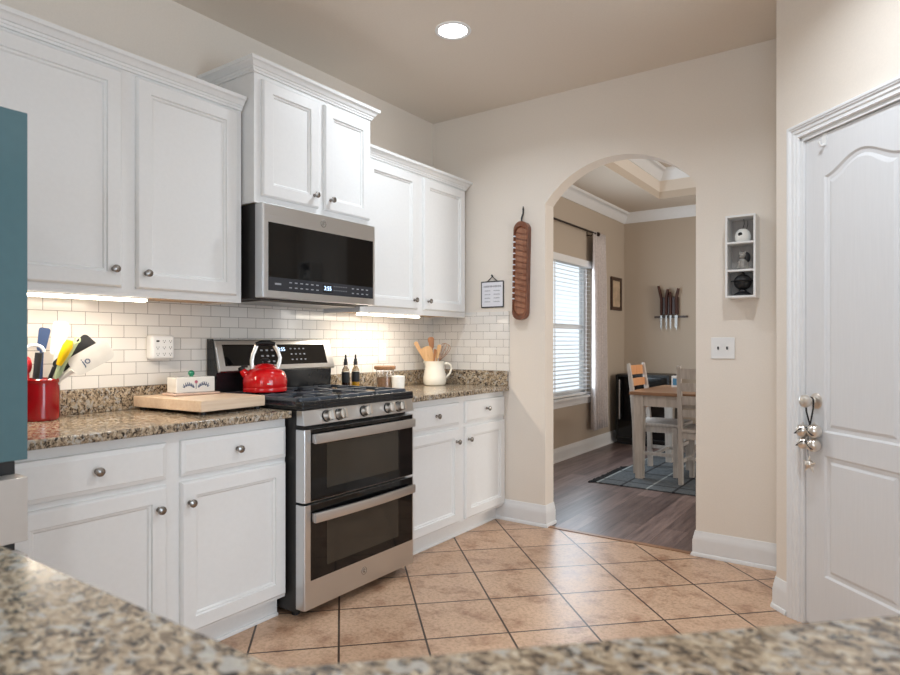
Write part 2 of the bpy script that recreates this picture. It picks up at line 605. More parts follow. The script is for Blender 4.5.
        for i in range(L if closed else L - 1):
            i2 = (i + 1) % L
            for j in range(k):
                j2 = (j + 1) % k
                fs.append((i * k + j, i2 * k + j, i2 * k + j2, i * k + j2))
        if not closed:
            fs.append(tuple(range(k)))
            fs.append(tuple((L - 1) * k + j for j in range(k))[::-1])
        s.add(vs, fs)
        return s

    def panel(s, x0, x1, z0, z1, yf, yb, levels):
        """slab facing -y; levels: (inset from the edge, depth behind the front plane), outermost first"""
        vs = [(x0, yb, z0), (x1, yb, z0), (x1, yb, z1), (x0, yb, z1)]
        for t, d in levels:
            vs += [(x0 + t, yf + d, z0 + t), (x1 - t, yf + d, z0 + t), (x1 - t, yf + d, z1 - t), (x0 + t, yf + d, z1 - t)]
        fs = [(3, 2, 1, 0)]
        n = len(levels)
        for k in range(n):
            a, c = 4 * k, 4 * k + 4
            for i in range(4):
                fs.append((a + i, a + (i + 1) % 4, c + (i + 1) % 4, c + i))
        fs.append(tuple(4 * n + i for i in range(4)))
        s.add(vs, fs)
        return s

    def build(s, name, mats, parent=None, local=False, smooth=35):
        bmesh.ops.recalc_face_normals(s.bm, faces=list(s.bm.faces))
        me = bpy.data.meshes.new(name)
        if parent is None:
            if s.bm.verts and not local:
                xs = [v.co.x for v in s.bm.verts]; ys = [v.co.y for v in s.bm.verts]; zs = [v.co.z for v in s.bm.verts]
                off = Vector(((min(xs) + max(xs)) / 2, (min(ys) + max(ys)) / 2, min(zs)))
            else:
                off = Vector()
        else:
            root = parent
            while root.parent:
                root = root.parent
            off = Vector() if local else root.location.copy()
        if parent is not None or not local:
            for v in s.bm.verts:
                v.co -= off
        s.bm.to_mesh(me)
        s.bm.free()
        for mm in (mats if isinstance(mats, (list, tuple)) else [mats]):
            me.materials.append(mm)
        if smooth:
            for p in me.polygons:
                p.use_smooth = True
            me.set_sharp_from_angle(angle=R(smooth))
        o = bpy.data.objects.new(name, me)
        COL.objects.link(o)
        if smooth:
            wn = o.modifiers.new('weighted_normals', 'WEIGHTED_NORMAL')
            wn.keep_sharp = True
            wn.weight = 90
        if parent is None:
            o.location = off
        else:
            o.parent = parent
        return o


def tag(o, label, cat, group=None):
    o['label'] = label
    o['category'] = cat
    if group:
        o['group'] = group
    return o


def thing(name, label, cat, loc, rotz=0.0, group=None):
    o = bpy.data.objects.new(name, None)
    COL.objects.link(o)
    o.empty_display_size = 0.1
    o.location = loc
    o.rotation_euler = (0, 0, rotz)
    return tag(o, label, cat, group)


def struct(mb, name, mats, parent=None, world=True, **k):
    """a piece of the setting; its mesh keeps world coordinates so patterns line up"""
    if parent is None:
        o = mb.build(name, mats, None, local=True, **k)
        o['kind'] = 'structure'
    else:
        o = mb.build(name, mats, parent, local=True, **k)
    return o


def text(name, body, size, xf, mat, parent, extr=0.0004, align='CENTER'):
    cu = bpy.data.curves.new(name, 'FONT')
    cu.body = body
    cu.size = size
    cu.align_x = align
    cu.align_y = 'CENTER'
    cu.extrude = extr
    cu.materials.append(mat)
    tmp = bpy.data.objects.new(name + '_src', cu)
    COL.objects.link(tmp)
    dg = bpy.context.evaluated_depsgraph_get()
    me = bpy.data.meshes.new_from_object(tmp.evaluated_get(dg))
    bpy.data.objects.remove(tmp)
    me.transform(xf)
    root = parent
    while root.parent:
        root = root.parent
    me.transform(Matrix.Translation(-root.location))
    o = bpy.data.objects.new(name, me)
    COL.objects.link(o)
    o.parent = parent
    return o


def rz(a):
    return Matrix.Rotation(a, 4, 'Z')


XL = rz(pi / 2)                     # left wall frame: local (y, -x, z), front faces local -y
DP = Vector((-0.434, 3.18, 0))
XD = Matrix.Translation(DP) @ rz(-pi / 4)     # diagonal pantry wall frame: local (s, depth behind the face, z)
UP = Matrix.Rotation(pi / 2, 4, 'X')          # lays xy drawings upright: (x,y,z)->(x,-z,y)

CEIL = 2.80
XW = -2.76      # left wall face
YB = 3.70       # back wall face
YD = 7.70       # dining back wall face

# ------------------------------------------------------------------ the shell
b = MB(); b.box(XW - 0.1, 3.1, -3.3, YB + 0.02, -0.1, 0.0)
struct(b, 'floor', M['tile'], smooth=0)
b = MB(); b.box(XW - 0.1, 2.0, YB + 0.02, YD + 0.1, -0.1, 0.0)
struct(b, 'floor_dining', M['plank'], smooth=0)
b = MB(); b.box(-1.86, -0.905, YB - 0.006, YB + 0.034, 0.0, 0.004, 0.002)
struct(b, 'trim_1', M['tablewood'])
b = MB(); b.box(XW - 0.1, 3.1, -3.3, YB + 0.1, CEIL, CEIL + 0.1)
struct(b, 'ceiling', M['ceil'], smooth=0)
# left kitchen wall
b = MB(); b.box(XW - 0.12, XW, -3.3, YB + 0.12, 0, CEIL)
struct(b, 'wall_left', M['wall'], smooth=0)
# arch wall
AL, AR, AS, AT = -1.852, -0.912, 2.10, 2.335
rad = ((AR - AL) / 2) ** 2
rise = AT - AS
rad = (rad + rise ** 2) / (2 * rise)
acx, acz = (AL + AR) / 2, AT - rad
th = math.asin((AR - AL) / 2 / rad)
arc = [(acx + rad * sin(-th + 2 * th * i / 28), acz + rad * cos(-th + 2 * th * i / 28)) for i in range(29)]
T0, T1 = YB, YB + 0.12
b = MB()
cols = [(XW, 0), (AL, 0), (AL, AS)] + arc[1:-1] + [(AR, AS), (AR, 0), (3.1, 0)]
vs, fs = [], []
for x, z in cols:
    vs += [(x, T0, z), (x, T0, CEIL), (x, T1, z), (x, T1, CEIL)]
for i in range(len(cols) - 1):
    p, q = 4 * i, 4 * i + 4
    fs.append((p, q, q + 2, p + 2))
    if abs(cols[i][0] - cols[i + 1][0]) > 1e-6:
        fs += [(p, p + 1, q + 1, q), (p + 2, q + 2, q + 3, p + 3), (p + 1, p + 3, q + 3, q + 1)]
e = 4 * len(cols) - 4
fs += [(0, 2, 3, 1), (e, e + 1, e + 3, e + 2)]
b.add(vs, fs)
bmesh.ops.remove_doubles(b.bm, verts=list(b.bm.verts), dist=1e-6)
struct(b, 'wall_back', M['wall'], smooth=30)
# pantry: side wall and diagonal door wall with its opening
b = MB(); b.box(-0.434, -0.34, 3.182, YB + 0.02, 0, CEIL)
struct(b, 'wall_pantry_side', M['wall'], smooth=0)
DS0, DS1, DZ = 0.150, 0.766, 2.075
b = MB(XD)
b.box(0.0, DS0, 0.0, 0.11, 0, CEIL)
b.box(DS1, 1.0, 0.0, 0.11, 0, CEIL)
b.box(DS0, DS1, 0.0, 0.11, DZ, CEIL)
struct(b, 'wall_pantry', M['wall'], smooth=0)
b = MB(); b.box(0.173, 0.2731, 2.52, YB, 0, CEIL)
struct(b, 'wall_pantry_end', M['wall'], smooth=0)
b = MB()
b.box(3.0, 3.1, -3.3, 0.05, 0, CEIL); b.box(3.0, 3.1, 2.05, YB, 0, CEIL); b.box(3.0, 3.1, 0.05, 2.05, 2.2, CEIL)  # doorway made up so low fill light reaches the base cabinets
struct(b, 'wall_right', M['wall'], smooth=0)
b = MB()
b.box(XW - 0.12, -1.0, -3.3, -3.2, 0, CEIL); b.box(1.8, 3.1, -3.3, -3.2, 0, CEIL)
b.box(-1.0, 1.8, -3.3, -3.2, 0, 0.6); b.box(-1.0, 1.8, -3.3, -3.2, 2.4, CEIL)  # opening made up for the rear fill lamp
struct(b, 'wall_rear', M['wall'], smooth=0)
# dining walls, with the window opening on the left
WY0, WY1, WZ0, WZ1 = 5.20, 6.66, 0.62, 2.09
b = MB()
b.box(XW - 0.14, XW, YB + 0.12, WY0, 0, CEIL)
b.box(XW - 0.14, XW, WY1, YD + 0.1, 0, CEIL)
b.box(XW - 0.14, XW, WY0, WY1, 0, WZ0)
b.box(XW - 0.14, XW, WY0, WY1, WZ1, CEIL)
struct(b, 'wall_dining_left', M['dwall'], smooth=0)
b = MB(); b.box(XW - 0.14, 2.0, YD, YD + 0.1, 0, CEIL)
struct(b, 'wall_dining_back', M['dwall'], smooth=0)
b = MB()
b.box(1.9, 2.0, YB + 0.1, 4.75, 0, CEIL); b.box(1.9, 2.0, 6.45, YD + 0.1, 0, CEIL); b.box(1.9, 2.0, 4.75, 6.45, 0, 0.45); b.box(1.9, 2.0, 4.75, 6.45, 2.15, CEIL)  # opening made up for the added far-side lamp
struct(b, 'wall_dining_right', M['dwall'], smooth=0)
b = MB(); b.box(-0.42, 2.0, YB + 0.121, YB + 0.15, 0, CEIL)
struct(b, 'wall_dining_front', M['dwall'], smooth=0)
# dining ceiling with a tray recess
TX0, TX1, TY0, TY1, TZ = -2.14, 1.3, 4.4, 7.10, 3.12
b = MB()
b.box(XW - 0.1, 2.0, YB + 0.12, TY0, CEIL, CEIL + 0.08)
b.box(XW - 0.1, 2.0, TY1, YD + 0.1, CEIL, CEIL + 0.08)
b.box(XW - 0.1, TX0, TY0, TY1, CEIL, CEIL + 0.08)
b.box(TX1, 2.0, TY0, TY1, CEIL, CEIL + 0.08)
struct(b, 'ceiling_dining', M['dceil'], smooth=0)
b = MB()
b.box(TX0 - 0.05, TX0, TY0 - 0.05, TY1 + 0.05, CEIL + 0.08, TZ)
b.box(TX1, TX1 + 0.05, TY0 - 0.05, TY1 + 0.05, CEIL + 0.08, TZ)
b.box(TX0, TX1, TY0 - 0.05, TY0, CEIL + 0.08, TZ)
b.box(TX0, TX1, TY1, TY1 + 0.05, CEIL + 0.08, TZ)
b.m(1).box(TX0 - 0.05, TX1 + 0.05, TY0 - 0.05, TY1 + 0.05, TZ, TZ + 0.05)
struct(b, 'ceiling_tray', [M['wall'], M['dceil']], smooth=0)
CROWN = [(0, 0), (0, -0.12), (0.012, -0.12), (0.018, -0.105), (0.03, -0.095), (0.055, -0.055), (0.075, -0.03),
         (0.09, -0.024), (0.095, -0.012), (0.095, 0)]
b = MB()
b.sweep([(TX0, TY0), (TX0, TY1), (TX1, TY1), (TX1, TY0)], [(o, TZ + z) for o, z in CROWN])
struct(b, 'trim_2', M['trim'])
b = MB()
b.sweep([(XW, YB + 0.12), (XW, YD), (1.9, YD)], [(o, CEIL + z) for o, z in CROWN])
struct(b, 'trim_3', M['trim'])
# baseboards
BASE = [(0, 0), (0.024, 0), (0.024, 0.010), (0.020, 0.018), (0.016, 0.02), (0.016, 0.088), (0.013, 0.098), (0.013, 0.106),
        (0.010, 0.114), (0.007, 0.128), (0.005, 0.138), (0, 0.138)]
b = MB(); b.sweep([(-2.235, YB), (AL, YB), (AL, YB + 0.12)], BASE)
struct(b, 'baseboard_back', M['trim'])
b = MB(); b.sweep([(AR, YB + 0.12), (AR, YB), (-0.434, YB)], BASE)
struct(b, 'baseboard_back_right', M['trim'])
b = MB(); b.sweep([(-0.434, 3.68), (-0.434, 3.18), (-0.434 + 0.086 * 0.7071, 3.18 - 0.086 * 0.7071)], BASE)
struct(b, 'baseboard_pantry', M['trim'])
b = MB(); b.sweep([(XW, YB + 0.12), (XW, YD), (1.9, YD)], BASE)
struct(b, 'baseboard_dining', M['trim'])

# subway tile on the walls
b = MB(); b.box(XW, XW + 0.012, -0.2, YB, 1.000, 1.40)
struct(b, 'wall_backsplash', M['sub_y'], smooth=0)
b = MB(); b.box(XW + 0.012, -2.118, YB - 0.012, YB, 1.000, 1.408)
struct(b, 'wall_backsplash_end', M['sub_x'], smooth=0)

# door casing and pantry door
CAS = [(0, 0), (0, 0.008), (0.004, 0.012), (0.008, 0.009), (0.017, 0.010), (0.022, 0.015), (0.034, 0.015), (0.038, 0.021), (0.041, 0.018), (0.046, 0.023), (0.055, 0.023), (0.058, 0.018), (0.058, 0)]
b = MB(XD @ UP)
b.sweep([(DS0, 0), (DS0, DZ), (DS1, DZ), (DS1, 0)][::-1], CAS)
struct(b, 'trim_4', M['trim'])
b = MB(XD)
b.box(DS0 - 0.004, DS0 + 0.016, 0.0, 0.11, 0, DZ)
b.box(DS1 - 0.016, DS1 + 0.004, 0.0, 0.11, 0, DZ)
b.box(DS0, DS1, 0.0, 0.11, DZ - 0.016, DZ + 0.004)
struct(b, 'trim_5', M['trim'], smooth=0)
# door slab with two recessed moulded panels, the top one with a camel-back arch
D0, D1, YF = DS0 + 0.018, DS1 - 0.018, 0.012


def arch_outline(inset):
    x0, x1 = 0.272 + inset, 0.632 - inset
    z0, zs, zp = 0.83 + inset, 1.882 - inset * 0.9, 1.945 - inset
    pts = [(x0, z0), (x1, z0)]
    for i in range(25):
        t = i / 24
        k = 0.5 - 0.5 * cos(2 * pi * t)
        k = k ** 0.85
        pts.append((x1 + (x0 - x1) * t, zs + (zp - zs) * k))
    return pts


def rect_outline(inset):
    x0, x1, z0, z1 = 0.272 + inset, 0.632 - inset, 0.235 + inset, 0.735 - inset
    return [(x0, z0), (x1, z0), (x1, z1), (x0, z1)]


def moulded(b, outline_fn, frame_holes):
    lv = [(0, YF), (0.008, YF + 0.007), (0.022, YF + 0.009), (0.034, YF + 0.003), (0.040, YF + 0.003)]
    rings = [[b.bm.verts.new(b.xf @ Vector((x, y, z))) for x, z in outline_fn(i)] for i, y in lv]
    for A, B in zip(rings[:-1], rings[1:]):
        for i in range(len(A)):
            j = (i + 1) % len(A)
            b.bm.faces.new((A[i], A[j], B[j], B[i]))
    b.bm.faces.new(rings[-1])
    return rings[0]


b = MB(XD)
r1 = moulded(b, arch_outline, None)
r2 = moulded(b, rect_outline, None)


def V(x, z):
    return b.bm.verts.new(b.xf @ Vector((x, YF, z)))


dz0, dz1 = 0.012, DZ - 0.019
# stiles and rails around the two holes
Lb, Lt, Rb, Rt = V(D0, dz0), V(D0, dz1), V(D1, dz0), V(D1, dz1)
a_pts = arch_outline(0); top = r1[2:]          # arch verts from right to left
c1, c2 = V(D0, a_pts[0][1]), V(D1, a_pts[0][1])
q1, q2 = V(D0, 0.735), V(D1, 0.735)
k1, k2 = V(D0, 0.235), V(D1, 0.235)
e1, e2 = V(D0, a_pts[-1][1]), V(D1, a_pts[2][1])
F = b.bm.faces.new
F((Lb, Rb, k2, r2[1], r2[0], k1))
F((k1, r2[0], r2[3], q1)); F((r2[1], k2, q2, r2[2]))
F((q1, r2[3], r2[2], q2, c2, r1[1], r1[0], c1))
F((c1, r1[0], top[-1], e1)); F((r1[1], c2, e2, top[0]))
ts = [V(D1 + (D0 - D1) * i / 24, dz1) for i in range(25)]
F((e2, ts[0], top[0])); F((top[-1], ts[24], e1))
for i in range(24):
    F((top[i], ts[i], ts[i + 1], top[i + 1]))
yb = YF + 0.036
bk = [b.bm.verts.new(b.xf @ Vector((x, yb, z))) for x, z in ((D0, dz0), (D1, dz0), (D1, dz1), (D0, dz1))]
F(bk)
F((Lb, Rb, bk[1], bk[0])); F((ts[0], ts[24], bk[3], bk[2]))
F((Lb, k1, q1, c1, e1, ts[24], bk[3], bk[0])); F((Rb, k2, q2, c2, e2, ts[0], bk[2], bk[1]))
door = struct(b, 'door_1', M['door'], smooth=25)
# knob
ax = XD @ Matrix.Rotation(pi / 2, 4, 'X')     # local z -> out of the door
b = MB(XD @ Matrix.Translation((0.230, YF, 0.955)) @ Matrix.Rotation(pi / 2, 4, 'X'))
b.lathe([(0, 0), (0.033, 0), (0.033, 0.004), (0.027, 0.009), (0.013, 0.012), (0.012, 0.03), (0.018, 0.036), (0.026, 0.046),
         (0.0275, 0.055), (0.024, 0.064), (0.014, 0.069), (0, 0.070)], n=28)
struct(b, 'door_knob', M['nickel_light'], door)

# --------------------------------------------------- unseen windows and patio door, made up for the added fill lamps
b = MB()
for xx in (-1.0, -0.09, 0.82, 1.74):
    b.box(xx, xx + 0.06, -3.29, -3.22, 0.6, 2.4)
for zz in (0.6, 1.48, 2.34):
    b.box(-1.0, 1.8, -3.285, -3.225, zz, zz + 0.06)
struct(b, 'window_added_rear', M['trim'], smooth=0)
b = MB()
for yy in (0.05, 1.02, 1.99):
    b.box(3.02, 3.08, yy, yy + 0.06, 0, 2.2)
b.box(3.02, 3.08, 0.05, 2.05, 2.12, 2.2); b.box(3.02, 3.08, 0.05, 2.05, 0, 0.1)
struct(b, 'door_added_side', M['trim'], smooth=0)

b = MB()
for yy in (4.75, 5.57, 6.39):
    b.box(1.92, 1.98, yy, yy + 0.06, 0.45, 2.15)
for zz in (0.45, 2.09):
    b.box(1.925, 1.975, 4.75, 6.45, zz, zz + 0.06)
struct(b, 'window_added_dining', M['trim'], smooth=0)

# ------------------------------------------------------------------ cabinets on the left wall
FRX, DRX = -2.165, -2.145       # base face frame and door fronts
KNOB = [(0, 0), (0.009, 0), (0.008, 0.003), (0.0055, 0.007), (0.006, 0.014), (0.012, 0.019), (0.0155, 0.024), (0.0145, 0.029), (0.008, 0.032), (0, 0.033)]


def knob(parent, y, z, x):
    b = MB(Matrix.Translation((x, y, z)) @ Matrix.Rotation(pi / 2, 4, 'Y'))
    b.lathe(KNOB, n=20)
    return b.build('knob', M['nickel'], parent)


def cab_front(name, parent, y0, y1, z0, z1, xf, stile=0.056, th=0.02):
    b = MB(XL)
    if name == 'drawer':
        b.panel(y0, y1, z0, z1, -xf, -xf + th, [(0, 0.010), (0.002, 0.006), (0.012, 0.003), (0.017, 0.0)])
    else:
        b.panel(y0, y1, z0, z1, -xf, -xf + th, [(0, 0.010), (0.002, 0.006), (0.007, 0.001), (0.010, 0.0), (stile, 0.0), (stile + 0.003, 0.007),
                                                (stile + 0.010, 0.008), (stile + 0.015, 0.014)])
    return b.build(name, M['cab'], parent, smooth=20)


def base_cabinet(y0, y1, fronts, label):
    t = thing('base_cabinet', label, 'cabinet', (-2.45, (y0 + y1) / 2, 0))
    b = MB()
    b.box(XW + 0.002, FRX, y0, y1, 0.095, 0.872, 0.001)
    b.box(XW + 0.002, -2.222, y0 + 0.001, y1 - 0.001, 0.0, 0.10)
    b.build('cabinet_body', M['cab'], t, smooth=20)
    b = MB(); b.box(-2.222, -2.216, y0 + 0.001, y1 - 0.001, 0.0, 0.088, 0.002)
    b.box(-2.216, -2.206, y0 + 0.001, y1 - 0.001, 0.0, 0.016, 0.004)
    b.build('toe_kick', M['cab'], t)
    for (ya, yb, kd, dk) in fronts:
        d = cab_front('drawer', t, ya, yb, 0.703, 0.836, DRX)
        knob(d, kd, 0.775, DRX)
        d = cab_front('door', t, ya, yb, 0.112, 0.681, DRX)
        knob(d, dk, 0.602, DRX)
    return t


base_cabinet(0.735, 1.823, [(0.770, 1.270, 1.022, 1.235), (1.326, 1.816, 1.566, 1.357)],
             'white base cabinet with two doors between teal fridge and range')
base_cabinet(2.600, 3.695, [(2.640, 3.148, 2.905, 3.110), (3.213, 3.690, 3.452, 3.240)],
             'white base cabinet with two doors between range and arch wall')

CC = [(0.0, 0.0), (0.008, 0.0), (0.009, 0.010), (0.013, 0.011), (0.015, 0.020), (0.020, 0.022), (0.028, 0.036), (0.034, 0.041), (0.040, 0.043), (0.042, 0.058), (0, 0.058)]


def upper_cabinet(name, y0, y1, z0, z1, xface, doors, label, path, crown_z):
    t = thing(name, label, 'cabinet', (-2.6, (y0 + y1) / 2, z0))
    b = MB()
    b.box(XW + 0.002, xface, y0, y1, z0 + 0.012, z1, 0.001)
    b.box(xface - 0.02, xface, y0, y1, z0, z0 + 0.012)
    b.box(XW + 0.0125, xface - 0.02, y0, y0 + 0.012, z0, z0 + 0.012)
    b.box(XW + 0.0125, xface - 0.02, y1 - 0.012, y1, z0, z0 + 0.012)
    b.build('cabinet_body', M['cab'], t, smooth=20)
    b = MB(); b.box(XW + 0.014, xface - 0.021, y0 + 0.013, y1 - 0.013, z0 + 0.008, z0 + 0.0118)
    b.build('bottom_panel', M['under'], t, smooth=0)
    b = MB(); b.sweep(path, [(o, crown_z + z) for o, z in CC])
    b.build('crown_moulding', M['cab'], t)
    for (ya, yb, za, zb, ky, kz) in doors:
        d = cab_front('door', t, ya, yb, za, zb, xface + 0.02)
        knob(d, ky, kz, xface + 0.02)
    return t


# the crown runs along the fronts; travel towards -y keeps "out" on +x
upper_cabinet('wall_cabinet', 0.735, 1.812, 1.380, 2.262, -2.455,
              [(0.770, 1.258, 1.412, 2.250, 1.222, 1.480), (1.316, 1.780, 1.412, 2.250, 1.350, 1.474)],
              'long white wall cabinet above the red utensil crock, left of the microwave', [(-2.455, 0.735), (-2.455, 1.812)], 2.262)
upper_cabinet('wall_cabinet', 1.822, 2.598, 1.838, 2.430, -2.375,
              [(1.858, 2.204, 1.872, 2.408, 2.168, 1.930), (2.242, 2.580, 1.872, 2.408, 2.278, 1.926)],
              'raised white wall cabinet directly above the microwave', [(XW + 0.003, 2.598), (-2.375, 2.598), (-2.375, 1.822), (XW + 0.003, 1.822)][::-1], 2.430)
upper_cabinet('wall_cabinet', 2.600, 3.662, 1.372, 2.262, -2.455,
              [(2.640, 3.108, 1.405, 2.250, 3.066, 1.462), (3.172, 3.640, 1.405, 2.250, 3.210, 1.462)],
              'white wall cabinet right of the microwave, next to the arch wall', [(-2.455, 2.600), (-2.455, 3.662), (XW + 0.003, 3.662)], 2.262)

# worktops


def worktop(y0, y1, label, end=False, wall_end=False):
    b = MB(); b.box(XW + 0.002, -2.118, y0, y1, 0.874, 0.905, 0.006, 3)
    o = b.build('countertop', M['granite'])
    tag(o, label, 'countertop')
    b = MB(); b.box(XW + 0.0005, XW + 0.028, y0, y1, 0.9052, 1.006, 0.003)
    if wall_end:
        b.box(XW + 0.029, -2.124, y1 - 0.026, y1, 0.9052, 1.006, 0.003)
    struct(b, 'trim_7' if wall_end else 'trim_6', M['granite'])
    return o


worktop(0.735, 1.8235, 'speckled granite worktop left of the range, carrying the cutting board')
worktop(2.588, 3.698, 'speckled granite worktop right of the range, carrying the cream pitcher', wall_end=True)


def led(y0, y1, label, dz=0.0):
    t = thing('under_cabinet_light', label, 'light', (-2.495, (y0 + y1) / 2, 1.356 + dz), group=None)
    b = MB(); b.box(-2.515, -2.477, y0, y1, 1.366 + dz, 1.3718 + dz, 0.001)
    b.build('housing', M['white_plastic'], t)
    b = MB(); b.box(-2.512, -2.480, y0 + 0.004, y1 - 0.004, 1.356 + dz, 1.3662 + dz, 0.004)
    b.build('diffuser', M['led_strip'], t)
    area_light('lamp', (0, 0, -0.003), (0, 0, 0), 0.03, (y1 - y0) * 0.98, 1.9, (1.0, 0.89, 0.74), t)
    return t


led(0.78, 1.385, 'lit white strip light under the long left wall cabinet', 0.008)
led(2.625, 3.185, 'lit white strip light under the wall cabinet right of the microwave')


# ------------------------------------------------------------------ refrigerator
FX = -1.870
t = thing('refrigerator', 'tall refrigerator with teal glass doors and grey drawer at left edge', 'refrigerator', (-2.3, 0.26, 0))
b = MB(); b.box(XW + 0.03, FX - 0.075, -0.185, 0.714, 0.02, 1.79, 0.004)
b.build('cabinet_body', M['blk_side'], t)
for ya, yb in ((-0.195, 0.256), (0.262, 0.716)):
    b = MB(); b.box(FX - 0.07, FX - 0.004, ya, yb, 0.890, 1.806, 0.002)
    b.m(1).box(FX - 0.006, FX, ya + 0.001, yb - 0.001, 0.891, 1.805, 0.002)
    b.build('door', [M['blk_side'], M['teal']], t)
b = MB(); b.box(FX - 0.07, FX, -0.195, 0.716, 0.676, 0.845, 0.003)
b.build('drawer', M['fr_beige'], t)
b = MB(); b.box(FX - 0.07, FX, -0.195, 0.716, 0.06, 0.640, 0.003)
b.build('drawer', M['fr_beige'], t)

# ------------------------------------------------------------------ range
RY0, RY1 = 1.830, 2.580
RF = -2.050
t = thing('range', 'stainless gas range with double oven between the two base cabinets', 'range', (-2.4, 2.2, 0))
rng = t
b = MB()
b.box(-2.73, -2.105, RY0 + 0.004, RY1 - 0.004, 0.03, 0.905, 0.003)
for yy in (RY0 + 0.05, RY1 - 0.05):
    for xx in (-2.68, -2.16):
        b.cyl((xx, yy, 0), (xx, yy, 0.04), 0.018, n=12)
b.build('oven_body', M['blk_side'], t)


def oven_door(z0, z1, gz0, hz, curve, emblem):
    b = MB()
    pr = [(RF - 0.052, RY0), (RF - 0.012, RY0), (RF - 0.004, RY0 + 0.003), (RF, RY0 + 0.010), (RF, RY1 - 0.010), (RF - 0.004, RY1 - 0.003), (RF - 0.012, RY1), (RF - 0.052, RY1)]
    b.prism(pr, 'z', z0, z1, 0.002)
    d = b.build('oven_door', M['steel'], t)
    b = MB(); b.box(RF - 0.004, RF + 0.0015, RY0 + 0.036, RY1 - 0.016, gz0, z1 - 0.001, 0.001)
    g = b.build('door_glass', M['blk_glass'], d)
    wz0, wz1 = gz0 + 0.045, hz - 0.03
    b = MB(); b.box(RF, RF + 0.0019, RY0 + 0.13, RY1 - 0.13, wz0, wz1, 0.0005)
    b.build('viewing_window', M['oven_glass'], g)
    # bowed bar handle
    pts = []
    n = 16
    for i in range(n + 1):
        u = i / n
        y = RY0 + 0.042 + (RY1 - RY0 - 0.066) * u
        pts.append((RF + 0.020 + curve * sin(pi * u), y, hz))
    b = MB()
    vs, fs = [], []
    for (x, y, z) in pts:
        for dx, dzz in ((-0.007, -0.021), (0.006, -0.021), (0.009, -0.016), (0.009, 0.016), (0.006, 0.021), (-0.007, 0.021)):
            vs.append((x + dx, y, z + dzz))
    k = 6
    for i in range(n):
        for j in range(k):
            fs.append((i * k + j, i * k + (j + 1) % k, (i + 1) * k + (j + 1) % k, (i + 1) * k + j))
    fs.append(tuple(range(k))); fs.append(tuple(n * k + j for j in range(k)))
    b.add(vs, fs)
    for p in (pts[0], pts[-1]):
        yy = p[1]
        b.box(RF, p[0], yy - 0.001 if p is pts[0] else yy - 0.026, yy + 0.026 if p is pts[0] else yy + 0.001, hz - 0.018, hz + 0.018, 0.003)
    b.build('handle', M['steel'], d)
    if emblem:
        emb(d, RF + 0.0005, 2.20, 0.118, 0.017)
    return d


def emb(parent, x, y, z, r):
    """round monogram badge: ring with two curled script strokes"""
    b = MB(Matrix.Translation((x, y, z)))
    b.tube([(0, r * cos(a), r * sin(a)) for a in [2 * pi * i / 28 for i in range(28)]], r * 0.07, 6, True)
    b.tube([(0.0005, r * (-0.1 + 0.42 * cos(a) * (1 - i * 0.03)), r * (0.1 + 0.5 * sin(a))) for i, a in enumerate([0.5 + 0.42 * k for k in range(13)])], r * 0.06, 5)
    b.tube([(0.0005, r * (0.25 + 0.35 * cos(a) * (1 - i * 0.02)), r * (-0.08 + 0.45 * sin(a))) for i, a in enumerate([0.9 + 0.4 * k for k in range(12)])], r * 0.06, 5)
    b.tube([(0.0005, r * (-0.5 + 0.09 * k), r * (-0.35 + 0.1 * sin(k))) for k in range(10)], r * 0.05, 5)
    return b.build('emblem', M['nickel'], parent)


oven_door(0.510, 0.824, 0.512, 0.784, 0.005, False)
oven_door(0.050, 0.500, 0.172, 0.444, 0.014, True)
# control panel
b = MB()
b.prism([(-2.10, 0.842), (RF, 0.842), (RF - 0.014, 0.905), (-2.10, 0.905)], 'y', RY0, RY1, 0.003)
cp = b.build('control_panel', M['steel'], t)
tilt = Matrix.Rotation(math.atan2(0.014, 0.063) * -1, 4, 'Y')
for yy in (1.965, 2.041, 2.205, 2.377, 2.458):
    Z = Matrix.Translation((RF - 0.007, yy, 0.873)) @ tilt @ Matrix.Rotation(pi / 2, 4, 'Y')
    b = MB(Z)
    b.m(1).lathe([(0, 0), (0.0265, 0), (0.0265, 0.004), (0.024, 0.006)], n=28)
    b.m(0).lathe([(0.0235, 0.004), (0.0225, 0.030), (0.020, 0.035), (0, 0.0355)], n=28)
    b.m(0).box(-0.021, 0.021, -0.007, 0.007, 0.034, 0.052, 0.003)
    b.build('control_knob', [M['nickel_light'], M['blk_plastic']], cp)
